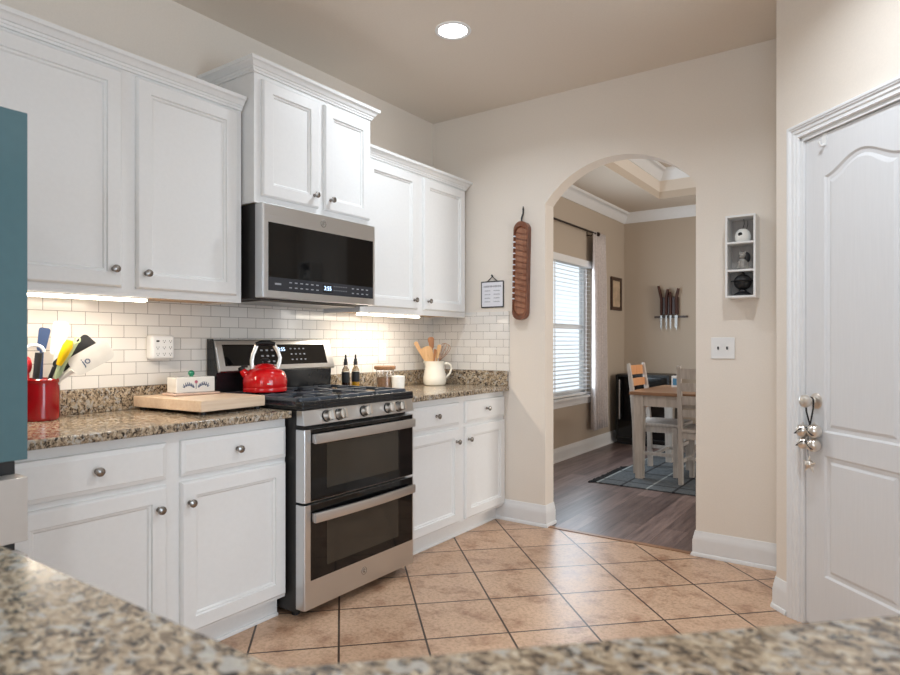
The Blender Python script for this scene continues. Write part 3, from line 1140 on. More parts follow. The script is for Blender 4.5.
# cooktop
b = MB()
b.box(-2.68, RF - 0.006, RY0 - 0.003, RY1 + 0.003, 0.906, 0.926, 0.005, 3)
b.box(RF - 0.055, RF - 0.006, RY0 - 0.004, RY1 + 0.004, 0.92, 0.944, 0.008, 3)
b.build('cooktop', M['blk_enamel'], t)
for (bx, by, br) in ((-2.24, 2.00, 0.045), (-2.50, 2.00, 0.036), (-2.37, 2.20, 0.05), (-2.24, 2.40, 0.05), (-2.50, 2.40, 0.034)):
    b = MB()
    b.m(1).lathe([(0, 0), (br * 1.25, 0), (br * 1.15, 0.008), (br * 0.9, 0.012)], (bx, by, 0.926), 28)
    b.m(0).lathe([(br, 0.009), (br, 0.016), (br * 0.92, 0.019), (0, 0.02)], (bx, by, 0.926), 28)
    b.build('burner', [M['blk_iron'], M['steel_dark']], t)
for (g0, g1) in ((RY0 + 0.008, RY0 + 0.25), (RY0 + 0.256, RY1 - 0.256), (RY1 - 0.25, RY1 - 0.008)):
    b = MB()
    x0, x1, zt = -2.655, -2.100, 0.957
    w = 0.006
    for yy in (g0 + w, g1 - w):
        b.box(x0, x1, yy - w, yy + w, zt - 0.016, zt, 0.003)
    for xx in (x0 + w, (x0 + x1) / 2, x1 - w):
        b.box(xx - w, xx + w, g0, g1, zt - 0.016, zt, 0.003)
    gy = (g0 + g1) / 2
    for xx in ((x0 * 3 + x1) / 4, (x0 + 3 * x1) / 4):
        b.box(xx - w * 0.8, xx + w * 0.8, g0, gy - 0.035, zt - 0.012, zt + 0.001, 0.002)
        b.box(xx - w * 0.8, xx + w * 0.8, gy + 0.035, g1, zt - 0.012, zt + 0.001, 0.002)
        b.box(xx - 0.115, xx - 0.035, gy - w * 0.8, gy + w * 0.8, zt - 0.012, zt + 0.001, 0.002)
        b.box(xx + 0.035, xx + 0.115, gy - w * 0.8, gy + w * 0.8, zt - 0.012, zt + 0.001, 0.002)
    for xx in (x0 + w, x1 - w):
        for yy in (g0 + w, g1 - w):
            b.box(xx - w, xx + w, yy - w, yy + w, 0.925, zt - 0.01)
    for yy in (g0 + 0.012, gy, g1 - 0.012):
        b.prism([(x1 - 0.004, zt - 0.004), (x1 + 0.012, zt - 0.016), (x1 + 0.012, 0.927), (x1 - 0.004, 0.927)], 'y', yy - 0.006, yy + 0.006)
    b.build('grate', M['blk_iron'], t)
# back guard
b = MB()
b.prism([(-2.735, 0.93), (-2.672, 0.93), (-2.668, 1.052), (-2.735, 1.052)], 'y', RY0 - 0.001, RY1 + 0.004)
b.m(1).prism([(-2.735, 1.052), (-2.645, 1.052), (-2.640, 1.060), (-2.684, 1.205), (-2.690, 1.212), (-2.735, 1.214)], 'y', RY0 - 0.001, RY1 + 0.007, 0.003)
b.m(0).prism([(-2.738, 0.93), (-2.66, 1.05), (-2.694, 1.216), (-2.738, 1.216)], 'y', RY0 - 0.0055, RY0 - 0.001)
bgd = b.build('back_guard', [M['blk_enamel'], M['steel']], t)
ang = math.atan2(0.044, 0.145)
GX = Matrix.Translation((-2.662, 2.2, 1.1325)) @ Matrix.Rotation(-ang, 4, 'Y')
b = MB(GX); b.box(-0.002, 0.0015, -0.335, 0.335, -0.052, 0.058, 0.001)
b.m(1)
for r_ in range(3):
    for c_ in range(3):
        b.box(0.001, 0.0022, -0.115 + c_ * 0.034, -0.100 + c_ * 0.034, 0.022 - r_ * 0.030, 0.030 - r_ * 0.030)
for r_ in range(3):
    for c_ in range(4):
        b.box(0.001, 0.0022, 0.08 + c_ * 0.03, 0.092 + c_ * 0.03, 0.030 - r_ * 0.03, 0.037 - r_ * 0.03)
pn = b.build('touch_panel', [M['blk_glass'], M['print']], bgd)
FACE_X = Matrix.Rotation(pi / 2, 4, 'Z') @ Matrix.Rotation(pi / 2, 4, 'X')   # text reading along +y, facing +x
text('clock_digits', '3:55', 0.028, GX @ Matrix.Translation((0.0018, 0.025, 0.03)) @ FACE_X, M['led'], pn)

# ------------------------------------------------------------------ microwave
MX = -2.335
MY0, MY1, MZ0, MZ1 = 1.836, 2.596, 1.404, 1.836
t = thing('microwave', 'stainless over-range microwave with black glass door', 'microwave', (-2.55, 2.2, MZ0))
b = MB(); b.box(-2.745, MX - 0.05, MY0 + 0.002, MY1 - 0.002, MZ0 - 0.004, MZ1, 0.003)
b.m(1).box(-2.70, -2.42, MY0 + 0.06, MY1 - 0.06, MZ0 - 0.012, MZ0 - 0.003, 0.002)
b.build('microwave_body', [M['blk_side'], M['steel_dark']], t)
b = MB()
b.prism([(MX - 0.05, MY0), (MX - 0.012, MY0), (MX - 0.003, MY0 + 0.004), (MX, MY0 + 0.014), (MX, MY1 - 0.006), (MX - 0.05, MY1)], 'z', MZ0, MZ1, 0.004)
d = b.build('microwave_door', M['steel'], t)
GY0, GY1, GZ0, GZ1 = MY0 + 0.034, MY1 - 0.020, 1.438, 1.752
b = MB(); b.box(MX - 0.002, MX + 0.0015, GY0, GY1, GZ0, GZ1, 0.001)
b.m(1).box(MX + 0.001, MX + 0.0022, GY0 + 0.001, GY1 - 0.001, GZ0 + 0.001, GZ0 + 0.062)
b.m(2)
for r_ in range(2):
    for c_ in range(6):
        b.box(MX + 0.002, MX + 0.0027, GY0 + 0.12 + c_ * 0.034, GY0 + 0.136 + c_ * 0.034, GZ0 + 0.041 - r_ * 0.024, GZ0 + 0.046 - r_ * 0.024)
    for c_ in range(6):
        b.box(MX + 0.002, MX + 0.0027, GY0 + 0.41 + c_ * 0.017, GY0 + 0.415 + c_ * 0.017, GZ0 + 0.044 - r_ * 0.02, GZ0 + 0.048 - r_ * 0.02)
    for c_ in range(4):
        b.box(MX + 0.002, MX + 0.0027, GY0 + 0.54 + c_ * 0.036, GY0 + 0.556 + c_ * 0.036, GZ0 + 0.041 - r_ * 0.024, GZ0 + 0.046 - r_ * 0.024)
b.box(MX + 0.002, MX + 0.0027, GY0 + 0.036, GY0 + 0.072, GZ0 + 0.028, GZ0 + 0.036)
g = b.build('door_glass', [M['blk_glass'], M['grey_plastic'], M['print']], d)
b = MB(); b.box(MX + 0.0018, MX + 0.0026, GY0 + 0.335, GY0 + 0.40, GZ0 + 0.012, GZ0 + 0.052)
dsp = b.build('display_window', M['blk_glass'], g)
text('clock_digits', '3:55', 0.03, Matrix.Translation((MX + 0.003, GY0 + 0.367, GZ0 + 0.032)) @ FACE_X, M['led'], dsp)
emb(d, MX + 0.0005, 2.21, 1.793, 0.017)

# ------------------------------------------------------------------ bar ledge in the foreground with its knee wall
b = MB()
b.prism([(-1.40, 0.368), (-0.455, 0.378), (0.15, 0.985), (0.245, 0.895), (-0.66, 0.0), (-1.40, -0.02)], 'z', 0.873, 0.905, 0.003)
o = b.build('bar_countertop', M['granite'])
tag(o, 'speckled granite bar ledge running across the near foreground', 'countertop')
b = MB()
b.prism([(-1.36, 0.31), (-0.475, 0.318), (0.13, 0.932), (0.18, 0.882), (-0.66, 0.06), (-1.36, 0.05)], 'z', 0.0, 0.872)
struct(b, 'wall_knee', M['wall'], smooth=0)


# ------------------------------------------------------------------ things on the left worktop
CT = 0.9052
# cutting board
t = thing('cutting_board', 'thick pale wooden cutting board on left worktop under butter dish', 'cutting board', (-2.49, 1.628, CT), R(94))
b = MB(); b.box(-0.166, 0.166, -0.222, 0.235, 0.014, 0.060, 0.004)
b.build('board', M['board'], t, local=True)
for sx in (-1, 1):
    for sy in (-1, 1):
        b = MB(); b.cyl((sx * 0.14, sy * 0.2, 0), (sx * 0.14, sy * 0.2, 0.0142), 0.014, n=16)
        b.build('foot', M['blk_plastic'], t, local=True)
# butter dish
t = thing('butter_dish', 'white floral butter dish with green ball knob on cutting board', 'butter dish', (-2.588, 1.645, CT + 0.0602), R(84))
b = MB(); b.box(-0.108, 0.108, -0.062, 0.062, 0.0, 0.010, 0.005)
b.build('dish_base', M['pink_ceramic'], t, local=True)
b = MB(); b.box(-0.090, 0.090, -0.045, 0.045, 0.0102, 0.080, 0.005, 3)
lid = b.build('lid', M['white_ceramic'], t, local=True)
b = MB(); b.cyl((0, 0, 0.079), (0, 0, 0.084), 0.008); b.ball((0, 0, 0.095), 0.014, 20)
b.build('knob', M['green_glaze'], lid, local=True)
b = MB()
for sgn in (-1, 1):
    for i in range(6):
        x = sgn * (0.012 + i * 0.0085)
        z = 0.038 + 0.010 * sin(i * 0.6)
        b.m(0).tube([(x - sgn * 0.003, -0.0452, z - 0.006), (x, -0.0455, z), (x + sgn * 0.004, -0.0452, z + 0.012)], [0.0016, 0.003, 0.0006], 6)
        b.m(0).tube([(x, -0.0452, z - 0.004), (x + sgn * 0.008, -0.0452, z - 0.001)], [0.0022, 0.0008], 6)
b.m(0).tube([(0, -0.0452, 0.026), (0, -0.0452, 0.054)], 0.0012, 6)
for a in range(6):
    b.m(1).tube([(0, -0.0452, 0.058), (0.007 * cos(a * pi / 3), -0.0452, 0.058 + 0.007 * sin(a * pi / 3))], [0.0012, 0.003], 6)
b.build('flower_print', [M['blue_ink'], M['pink_ink']], lid, local=True)

# utensil crock and utensils
CX, CY = -2.645, 1.050
t = thing('utensil_crock', 'dark red glazed crock full of utensils beside the fridge', 'crock', (CX, CY, CT))
b = MB()
b.lathe([(0, 0), (0.062, 0), (0.066, 0.004), (0.068, 0.012), (0.068, 0.140), (0.072, 0.146), (0.072, 0.154), (0.069, 0.158), (0.064, 0.154), (0.063, 0.012), (0, 0.010)], n=40)
b.build('crock_body', M['red_glaze'], t, local=True)
RGT = Vector((0.529, 0.848, 0))      # to the right as seen from the camera, at the crock
TWC = Vector((0.848, -0.529, 0))     # towards the camera


def ut(name, label, cat, group=None):
    return thing(name, label, cat, (CX, CY, CT + 0.0102), 0, group)


def cp3(u, w, z):
    """u to the right, w towards the camera, z above the crock's inside bottom"""
    return RGT * u + TWC * w + Vector((0, 0, z))


def blade(b, c, up, side, w, h, t=0.004, taper=1.0, corner=0.25):
    """rounded flat blade centred at c, long axis up, width axis side"""
    up = up.normalized(); side = (side - up * side.dot(up)).normalized(); nrm = up.cross(side)
    out = []
    cr = corner * w
    for (sx, sy, a0) in ((1, 1, 0), (-1, 1, 90), (-1, -1, 180), (1, -1, 270)):
        for k in range(5):
            a = R(a0 + 22.5 * k)
            x = sx * (w / 2 - cr) + cr * cos(a)
            y = sy * (h / 2 - cr) + cr * sin(a)
            f = taper + (1 - taper) * (y / h + 0.5)
            out.append(c + side * x * f + up * y)
    n = len(out)
    vs = [p + nrm * t / 2 for p in out] + [p - nrm * t / 2 for p in out]
    b.add(vs, [tuple(range(n)), tuple(range(n, 2 * n))[::-1]] + [(i, (i + 1) % n, n + (i + 1) % n, n + i) for i in range(n)])


# white tall spatula at the back
t = ut('spatula', 'tall white spatula standing at the back of the red crock', 'spatula')
b = MB(); b.tube([cp3(0.022, -0.02, 0), cp3(0.052, -0.030, 0.26)], 0.007)
b.build('handle', M['white_plastic'], t, local=True)
b = MB(); blade(b, cp3(0.060, -0.033, 0.300), cp3(0.012, -0.004, 0.1), RGT, 0.054, 0.130, 0.006, 0.9)
b.build('blade', M['white_plastic'], t, local=True)
# navy turner
t = ut('turner', 'navy blue turner leaning left in the red crock', 'turner')
b = MB(); b.tube([cp3(0.0, 0.0, 0), cp3(0.006, -0.012, 0.255)], 0.007)
b.build('handle', M['blue_plastic'], t, local=True)
b = MB(); blade(b, cp3(0.010, -0.014, 0.295), cp3(0.015, -0.004, 0.1), RGT, 0.040, 0.090, 0.006, 0.7)
b.build('blade', M['blue_plastic'], t, local=True)
# black-handled peeler with white loop
t = ut('peeler', 'black and white looped peeler at front left of the red crock', 'peeler')
b = MB(); b.tube([cp3(-0.02, 0.03, 0), cp3(-0.006, 0.034, 0.14), cp3(0.006, 0.036, 0.245)], [0.008, 0.012, 0.015], 10, flat=(1.3, 0.7))
b.build('handle', M['charcoal'], t, local=True)
b = MB(); b.tube([cp3(-0.008 + 0.030 * cos(a), 0.036, 0.248 + 0.026 * sin(a)) for a in [pi * k / 10 for k in range(11)]], 0.006, 8)
b.build('loop', M['white_plastic'], t, local=True)
# red spoon, mostly behind the fridge edge
t = ut('spoon', 'red plastic spoon at the far left of the red crock', 'spoon')
b = MB(); b.tube([cp3(-0.03, 0.01, 0), cp3(-0.036, 0.012, 0.17)], 0.007)
b.build('handle', M['red_plastic'], t, local=True)
b = MB(); b.ball(cp3(-0.038, 0.012, 0.198), 0.018, 18, 1.9)
b.build('bowl', M['red_plastic'], t, local=True)
# yellow-handled tool
t = ut('ice_cream_scoop', 'yellow handled scoop leaning right in the red crock', 'scoop')
b = MB(); b.tube([cp3(0.018, 0.028, 0), cp3(0.072, 0.036, 0.205)], 0.006, 10)
b.build('shaft', M['lime'], t, local=True)
b = MB(); b.tube([cp3(0.069, 0.036, 0.198), cp3(0.084, 0.037, 0.235), cp3(0.098, 0.037, 0.268), cp3(0.106, 0.037, 0.292)], [0.010, 0.016, 0.018, 0.012], 12)
b.build('handle', M['yellow_plastic'], t, local=True)
# green tongs with a hanging loop
t = ut('tongs', 'pale green handled tongs behind the yellow handle', 'tongs')
b = MB(); b.tube([cp3(0.010, 0.004, 0), cp3(0.078, 0.012, 0.19), cp3(0.124, 0.016, 0.284)], 0.008, 10)
b.tube([cp3(0.128 + 0.009 * cos(a), 0.016, 0.294 + 0.011 * sin(a)) for a in [2 * pi * k / 14 for k in range(14)]], 0.003, 6, True)
b.build('handle', M['lime'], t, local=True)
# dark turner
t = ut('turner', 'black slotted turner leaning right behind the white scraper', 'turner')
b = MB(); b.tube([cp3(-0.02, -0.012, 0), cp3(0.048, -0.010, 0.19)], 0.007)
b.build('handle', M['charcoal'], t, local=True)
b = MB(); blade(b, cp3(0.114, -0.008, 0.240), cp3(0.085, 0, 0.082), cp3(-0.5, 0, 0.6), 0.066, 0.165, 0.004, 0.8)
b.build('blade', M['charcoal'], t, local=True)
# big pale scraper with a blue mark
t = ut('scraper', 'large pale grey bowl scraper leaning far right out of the red crock', 'scraper')
b = MB(); b.tube([cp3(0.0, 0.0, 0), cp3(0.068, 0.012, 0.142), cp3(0.112, 0.020, 0.180)], [0.006, 0.009, 0.014])
b.build('handle', M['scraper'], t, local=True)
b = MB(); blade(b, cp3(0.176, 0.022, 0.224), cp3(0.095, 0, 0.058), cp3(-0.5, 0, 0.8), 0.082, 0.155, 0.007, 0.95, 0.3)
bl = b.build('blade', M['scraper'], t, local=True)
q = Matrix((tuple(RGT) + (0,), (0, 0, 1, 0), tuple(TWC) + (0,), (0, 0, 0, 1))).transposed()
q.translation = t.location + cp3(0.158, 0.0262, 0.212)
text('blue_print', 'jo', 0.040, q @ Matrix.Rotation(R(32), 4, 'Z'), M['bluetext'], bl, 0.0006)

# outlet expander on the tiles
t = thing('outlet_expander', 'white square outlet expander with nine sockets on tile wall', 'outlet', (XW + 0.0125, 1.577, 1.122))
b = MB(); b.box(XW + 0.0125, XW + 0.062, 1.520, 1.634, 1.122, 1.234, 0.014, 4)
e = b.build('expander_body', M['white_plastic'], t)
for r_ in range(3):
    for c_ in range(3):
        y0_, z0_ = 1.551 + c_ * 0.030, 1.205 - r_ * 0.029
        b = MB()
        xx = XW + 0.0615
        if r_ == 0 and c_ == 0:
            b.box(xx, xx + 0.001, y0_ - 0.007, y0_ + 0.007, z0_ - 0.004, z0_ + 0.004)
        else:
            b.box(xx, xx + 0.001, y0_ - 0.006, y0_ - 0.0045, z0_ - 0.002, z0_ + 0.005)
            b.box(xx, xx + 0.001, y0_ + 0.0045, y0_ + 0.006, z0_ - 0.002, z0_ + 0.005)
            b.box(xx, xx + 0.001, y0_ - 0.002, y0_ + 0.002, z0_ - 0.008, z0_ - 0.004)
        b.build('socket', M['grey_slot'], e)
# wall outlet at the right with a plug charger
t = thing('wall_outlet', 'white outlet plate on the tiles above the wooden lidded canister', 'outlet', (XW + 0.0125, 3.117, 1.075))
b = MB(); b.box(XW + 0.0125, XW + 0.018, 3.080, 3.154, 1.078, 1.192, 0.002)
p = b.build('cover_plate', M['white_plastic'], t)
b = MB(); b.box(XW + 0.0175, XW + 0.0195, 3.099, 3.135, 1.140, 1.172, 0.002)
b.box(XW + 0.0175, XW + 0.0195, 3.099, 3.135, 1.098, 1.130, 0.002)
b.m(1)
for z_ in (1.156, 1.114):
    b.box(XW + 0.019, XW + 0.0199, 3.109, 3.111, z_ - 0.002, z_ + 0.007)
    b.box(XW + 0.019, XW + 0.0199, 3.123, 3.125, z_ - 0.002, z_ + 0.007)
b.build('socket', [M['white_plastic'], M['grey_slot']], p)

# kettle on the rear left burner
t = thing('kettle', 'red enamel whistling kettle on the back left burner of range', 'kettle', (-2.515, 1.995, 0.9585), R(51.6))
t.scale = (0.95, 0.95, 1.0)
b = MB()
b.lathe([(0, 0), (0.104, 0), (0.110, 0.004), (0.111, 0.018), (0.108, 0.023), (0.110, 0.03), (0.111, 0.055), (0.106, 0.078), (0.094, 0.098), (0.074, 0.111), (0.05, 0.118), (0.048, 0.116), (0, 0.116)], n=44)
b.tube([(-0.08, 0, 0.075), (-0.105, 0, 0.095), (-0.116, 0, 0.112)], [0.026, 0.019, 0.014], 16)
kb = b.build('kettle_body', M['red_enamel'], t, local=True)
b = MB(); b.tube([(-0.112, 0, 0.107), (-0.121, 0, 0.122)], [0.017, 0.015], 16)
b.box(-0.118, -0.085, -0.006, 0.006, 0.118, 0.130, 0.003)
b.build('whistle', M['blk_plastic'], t, local=True)
b = MB(); b.lathe([(0.058, 0.113), (0.057, 0.118), (0.046, 0.130), (0.026, 0.137), (0, 0.139)], n=36)
ld = b.build('lid', M['red_enamel'], t, local=True)
b = MB(); b.lathe([(0, 0.138), (0.008, 0.138), (0.009, 0.146), (0.021, 0.150), (0.022, 0.158), (0.012, 0.162), (0, 0.163)], n=24)
b.build('lid_knob', M['blk_plastic'], ld, local=True)
for s_ in (-1, 1):
    b = MB()
    b.tube([(s_ * 0.064, 0, 0.104), (s_ * 0.066, 0, 0.15), (s_ * 0.060, 0, 0.18), (s_ * 0.050, 0, 0.205), (s_ * 0.042, 0, 0.226)] if s_ < 0 else
           [(0.060, 0, 0.104), (0.070, 0, 0.14), (0.074, 0, 0.165), (0.064, 0, 0.195), (0.046, 0, 0.226)], 0.0105, 10, flat=(0.45, 1.0))
    b.build('handle_strap', M['nickel_light'], t, local=True)
b = MB(); b.tube([(-0.046, 0, 0.231), (-0.02, 0, 0.238), (0.02, 0, 0.238), (0.05, 0, 0.231)], [0.011, 0.013, 0.013, 0.011], 14)
b.build('grip', M['blk_plastic'], t, local=True)
b = MB(); b.box(0.010, 0.026, -0.112, -0.106, 0.040, 0.046, 0.001)
b.build('badge', M['white_plastic'], kb, local=True)

# ------------------------------------------------------------------ things on the right worktop


def bottle(y, label, fill):
    t = thing('oil_bottle', label, 'bottle', (-2.62, y, CT), 0, None)
    b = MB(); b.lathe([(0, 0), (0.022, 0), (0.0235, 0.003), (0.0235, 0.120), (0.020, 0.135), (0.011, 0.150), (0.010, 0.162), (0, 0.162)], n=24)
    o = b.build('bottle_glass', M['glass'], t, local=True)
    b = MB(); b.lathe([(0, 0.003), (0.0215, 0.003), (0.0215, 0.115), (0, 0.115)], n=24)
    b.build('contents', fill, t, local=True)
    b = MB(); b.lathe([(0.0238, 0.060), (0.0241, 0.061), (0.0241, 0.118), (0.0238, 0.119)], n=24)
    b.build('paper_band', M['blk_plastic'], t, local=True)
    b = MB(); b.lathe([(0, 0.160), (0.012, 0.160), (0.012, 0.178), (0.009, 0.186), (0.010, 0.192), (0.006, 0.198), (0.0045, 0.222), (0, 0.222)], n=16)
    b.build('pour_spout', M['blk_plastic'], t, local=True)


bottle(2.655, 'oil bottle nearer the range, black pour spout and black band', M['vinegar'])
bottle(2.738, 'oil bottle nearer the canister, black spout and yellow oil', M['oil'])

t = thing('canister', 'clear glass canister with brown wooden lid beside the bottles', 'canister', (-2.60, 2.98, CT))
b = MB(); b.lathe([(0, 0), (0.052, 0), (0.056, 0.004), (0.056, 0.122), (0.052, 0.124), (0.052, 0.006), (0, 0.005)], n=32)
b.build('jar', M['glass'], t, local=True)
b = MB(); b.lathe([(0, 0.006), (0.0515, 0.006), (0.0515, 0.075), (0, 0.077)], n=32)
b.build('contents', M['flour'], t, local=True)
b = MB(); b.lathe([(0, 0.1245), (0.064, 0.1245), (0.068, 0.128), (0.068, 0.143), (0.064, 0.147), (0, 0.148)], n=32)
b.build('lid', mat_wood('walnut_brown_lid', (112, 78, 48), (150, 110, 72), (20, 60, 20), 0.45), t, local=True)

t = thing('ramekin', 'small white ramekin in front of the glass canister', 'ramekin', (-2.505, 2.995, CT))
b = MB(); b.lathe([(0, 0), (0.036, 0), (0.039, 0.003), (0.042, 0.085), (0.040, 0.087), (0.037, 0.084), (0.034, 0.006), (0, 0.005)], n=32)
b.build('bowl', M['white_ceramic'], t, local=True)

PX_, PY_ = -2.58, 3.475
t = thing('pitcher', 'cream ceramic pitcher holding wooden utensils in the counter corner', 'pitcher', (PX_, PY_, CT), R(36))
b = MB()
b.lathe([(0, 0), (0.066, 0), (0.074, 0.006), (0.080, 0.025), (0.080, 0.055), (0.072, 0.095), (0.064, 0.125), (0.064, 0.150), (0.069, 0.165), (0.066, 0.166), (0.060, 0.150), (0.060, 0.125), (0.068, 0.09), (0.074, 0.05), (0, 0.012)], n=40)
for v in b.bm.verts:
    if v.co.z > 0.135 and v.co.x < -0.045:
        k = (v.co.z - 0.135) / 0.03
        v.co.x -= 0.018 * k * max(0, 1 - abs(v.co.y) / 0.045)
b.build('pitcher_body', M['cream_ceramic'], t, local=True)
b = MB(); b.tube([(0.060, 0, 0.142), (0.085, 0, 0.152), (0.108, 0, 0.140), (0.115, 0, 0.112), (0.104, 0, 0.080), (0.082, 0, 0.056), (0.070, 0, 0.050)], [0.008, 0.008, 0.0075, 0.007, 0.007, 0.0075, 0.009], 12)
b.build('handle', M['cream_ceramic'], t, local=True)
RG2 = Vector((cos(R(36)), sin(R(36)), 0)); TW2 = Vector((sin(R(36)), -cos(R(36)), 0))


def p3(u, w, z):
    return RG2 * u + TW2 * w + Vector((0, 0, z))


def wooden(name, label, cat, u0, u1, w1, ztop, bw, bh, mat, bowl=False):
    t = thing(name, label, cat, (PX_, PY_, CT + 0.0125))
    a, c = p3(u0, 0.0, 0.0), p3(u1, w1, ztop)
    d = (c - a)
    b = MB(); b.tube([a, a + d * 0.62, a + d * 0.8], [0.006, 0.006, 0.0065], 10)
    b.build('handle', mat, t, local=True)
    b = MB(); blade(b, a + d * (1 - bh / 2 / d.length), d, RG2, bw, bh, 0.008, 0.6, 0.4)
    b.build('blade' if not bowl else 'bowl', mat, t, local=True)


wooden('wooden_spatula', 'broad pale wooden spatula leaning left in the cream pitcher', 'spatula', 0.03, -0.070, 0.015, 0.250, 0.100, 0.115, M['spoon'])
wooden('wooden_spatula', 'narrow pale wooden spatula with slanted tip at the pitcher lip', 'spatula', 0.02, -0.135, -0.01, 0.285, 0.030, 0.14, M['spoon'])
wooden('wooden_spoon', 'brown wooden spoon standing tallest in the cream pitcher', 'spoon', 0.0, -0.028, -0.03, 0.318, 0.048, 0.085, M['spoon_dark'], True)
wooden('wooden_spoon', 'slim brown wooden spoon in the middle of the pitcher', 'spoon', -0.02, 0.004, 0.03, 0.235, 0.022, 0.07, M['spoon_dark'], True)
wooden('wooden_fork', 'pale wooden fork right of the brown spoons in the pitcher', 'fork', -0.02, 0.034, 0.01, 0.265, 0.030, 0.10, M['spoon'])
t = thing('whisk', 'wire whisk leaning right in the cream pitcher', 'whisk', (PX_, PY_, CT + 0.0125))
a, c = p3(-0.035, 0.0, 0.0), p3(0.085, 0.0, 0.270)
d = (c - a).normalized(); L = (c - a).length
b = MB(); b.tube([a, a + d * (L - 0.13)], 0.006, 10)
b.build('handle', M['spoon_dark'], t, local=True)
side = TW2; s2 = d.cross(side)
b = MB()
for k in range(5):
    an = pi * k / 5
    sd = side * cos(an) + s2 * sin(an)
    pts = []
    for i in range(15):
        q_ = i / 14
        x = sin(pi * q_)
        pts.append(a + d * (L - 0.13 + 0.13 * (1 - abs(2 * q_ - 1) ** 2.2)) + sd * (0.036 * (1 if q_ < 0.5 else -1) * (sin(pi * min(q_, 1 - q_) * 2 * 0.98))))
    b.tube(pts, 0.0016, 5)
b.build('wire_balloon', M['spoon_dark'], t, local=True)


# ------------------------------------------------------------------ wall things by the arch
# hanging measuring chart
t = thing('hanging_sign', 'small white chart in black wire frame hanging on arch wall', 'sign', (-2.25, YB, 1.44))
b = MB(); b.box(-2.334, -2.166, YB - 0.008, YB - 0.002, 1.445, 1.612)
b.build('sign_board', M['paper'], t)
b = MB()
zc = [(-2.337, 1.441), (-2.163, 1.441), (-2.163, 1.615), (-2.337, 1.615)]
for (xa, za), (xb, zb) in zip(zc, zc[1:] + zc[:1]):
    b.cyl((xa, YB - 0.006, za), (xb, YB - 0.006, zb), 0.0042, n=8)
b.build('wire_frame', M['iron'], t)
b = MB(); b.tube([(-2.292, YB - 0.007, 1.615), (-2.250, YB - 0.007, 1.650), (-2.208, YB - 0.007, 1.615)], 0.0032, 8)
b.build('hanging_wire', M['iron'], t)
b = MB(); b.cyl((-2.250, YB - 0.001, 1.653), (-2.250, YB - 0.014, 1.655), 0.004, n=10)
b.ball((-2.250, YB - 0.014, 1.658), 0.006, 10)
b.build('nail', M['iron'], t)
b = MB()
rr = random.Random(3)


def scribble(x0, x1, z, h):
    x = x0
    while x < x1:
        w = rr.uniform(0.004, 0.008)
        b.box(x, x + w * 0.55, YB - 0.0086, YB - 0.0079, z - h / 2 * rr.uniform(0.6, 1), z + h / 2 * rr.uniform(0.6, 1))
        x += w


scribble(-2.318, -2.184, 1.583, 0.014)
for zz in (1.553, 1.528, 1.503, 1.478):
    scribble(-2.310, -2.268, zz, 0.007)
    scribble(-2.238, -2.192, zz, 0.007)
b.build('chart_print', M['ink'], t)

# long carved wooden mould, rounded ends, slotted sides
t = thing('wooden_sugar_mould', 'long carved brown wooden slotted tray hanging beside the arch', 'wooden mould', (-2.035, YB, 1.345), 0)
SX = Matrix.Translation((-2.012, YB - 0.002, 1.672)) @ Matrix.Rotation(R(1.2), 4, 'Y')


def stadium(w, h, n=10):
    pts = []
    r = w / 2
    for k in range(n + 1):
        a = pi * k / n
        pts.append((r * cos(a), h / 2 - r + r * sin(a)))
    for k in range(n + 1):
        a = pi + pi * k / n
        pts.append((r * cos(a), -h / 2 + r + r * sin(a)))
    return pts


b = MB(SX)
o1, i1, i2 = stadium(0.106, 0.650), stadium(0.092, 0.585), stadium(0.082, 0.57)
n = len(o1)
vs = [(x, 0, z) for x, z in o1] + [(x, -0.05, z) for x, z in o1] + [(x, -0.05, z) for x, z in i1] + [(x, -0.036, z) for x, z in i2]
fs = []
for i in range(n):
    j = (i + 1) % n
    for k in range(3):
        fs.append((k * n + i, k * n + j, (k + 1) * n + j, (k + 1) * n + i))
fs.append(tuple(range(n)))
b.add(vs, fs)
b.m(1)
for k in range(12):
    z_ = 0.228 - k * 0.0375
    b.box(-0.0535, -0.040, -0.0512, -0.020, z_ - 0.004, z_ + 0.004)
b.build('tray_rim', [M['carved'], M['paper']], t)
b = MB(SX)
b.prism(stadium(0.084, 0.572), 'y', -0.0385, -0.034)
b.build('tray_bed', M['carved_in'], t)
b = MB(SX)
for k in range(14):
    z_ = 0.245 - k * 0.0375
    b.box(-0.041, 0.043, -0.046, -0.036, z_ - 0.0024, z_ + 0.0024, rot=Matrix.Rotation(R(14), 3, 'Y'))
b.build('divider_slats', M['carved'], t)
b = MB()
b.tube([(-2.005, YB - 0.03, 1.985), (-2.006, YB - 0.036, 2.01), (-2.004, YB - 0.020, 2.05), (-2.005, YB - 0.016, 2.08), (-2.010, YB - 0.008, 2.10)], [0.004, 0.005, 0.005, 0.006, 0.003], 8)
b.tube([(-2.012, YB - 0.03, 1.985), (-2.009, YB - 0.034, 2.02), (-2.004, YB - 0.018, 2.06)], 0.004, 8)
b.build('leather_thong', M['iron'], t)

# light switch
t = thing('light_switch', 'white double switch plate on the wall below the cubby shelf', 'switch', (-0.769, YB, 1.108))
b = MB(); b.box(-0.830, -0.708, YB - 0.007, YB - 0.0005, 1.109, 1.226, 0.003)
p = b.build('cover_plate', M['white_plastic'], t)
for xx in (-0.792, -0.746):
    b = MB(); b.box(xx - 0.008, xx + 0.008, YB - 0.0085, YB - 0.006, 1.152, 1.184, 0.001)
    b.m(1).box(xx - 0.004, xx + 0.004, YB - 0.016, YB - 0.007, 1.160, 1.176, 0.002, rot=Matrix.Rotation(R(25), 3, 'X'))
    b.build('toggle', [M['white_plastic'], M['grey_slot']], p)

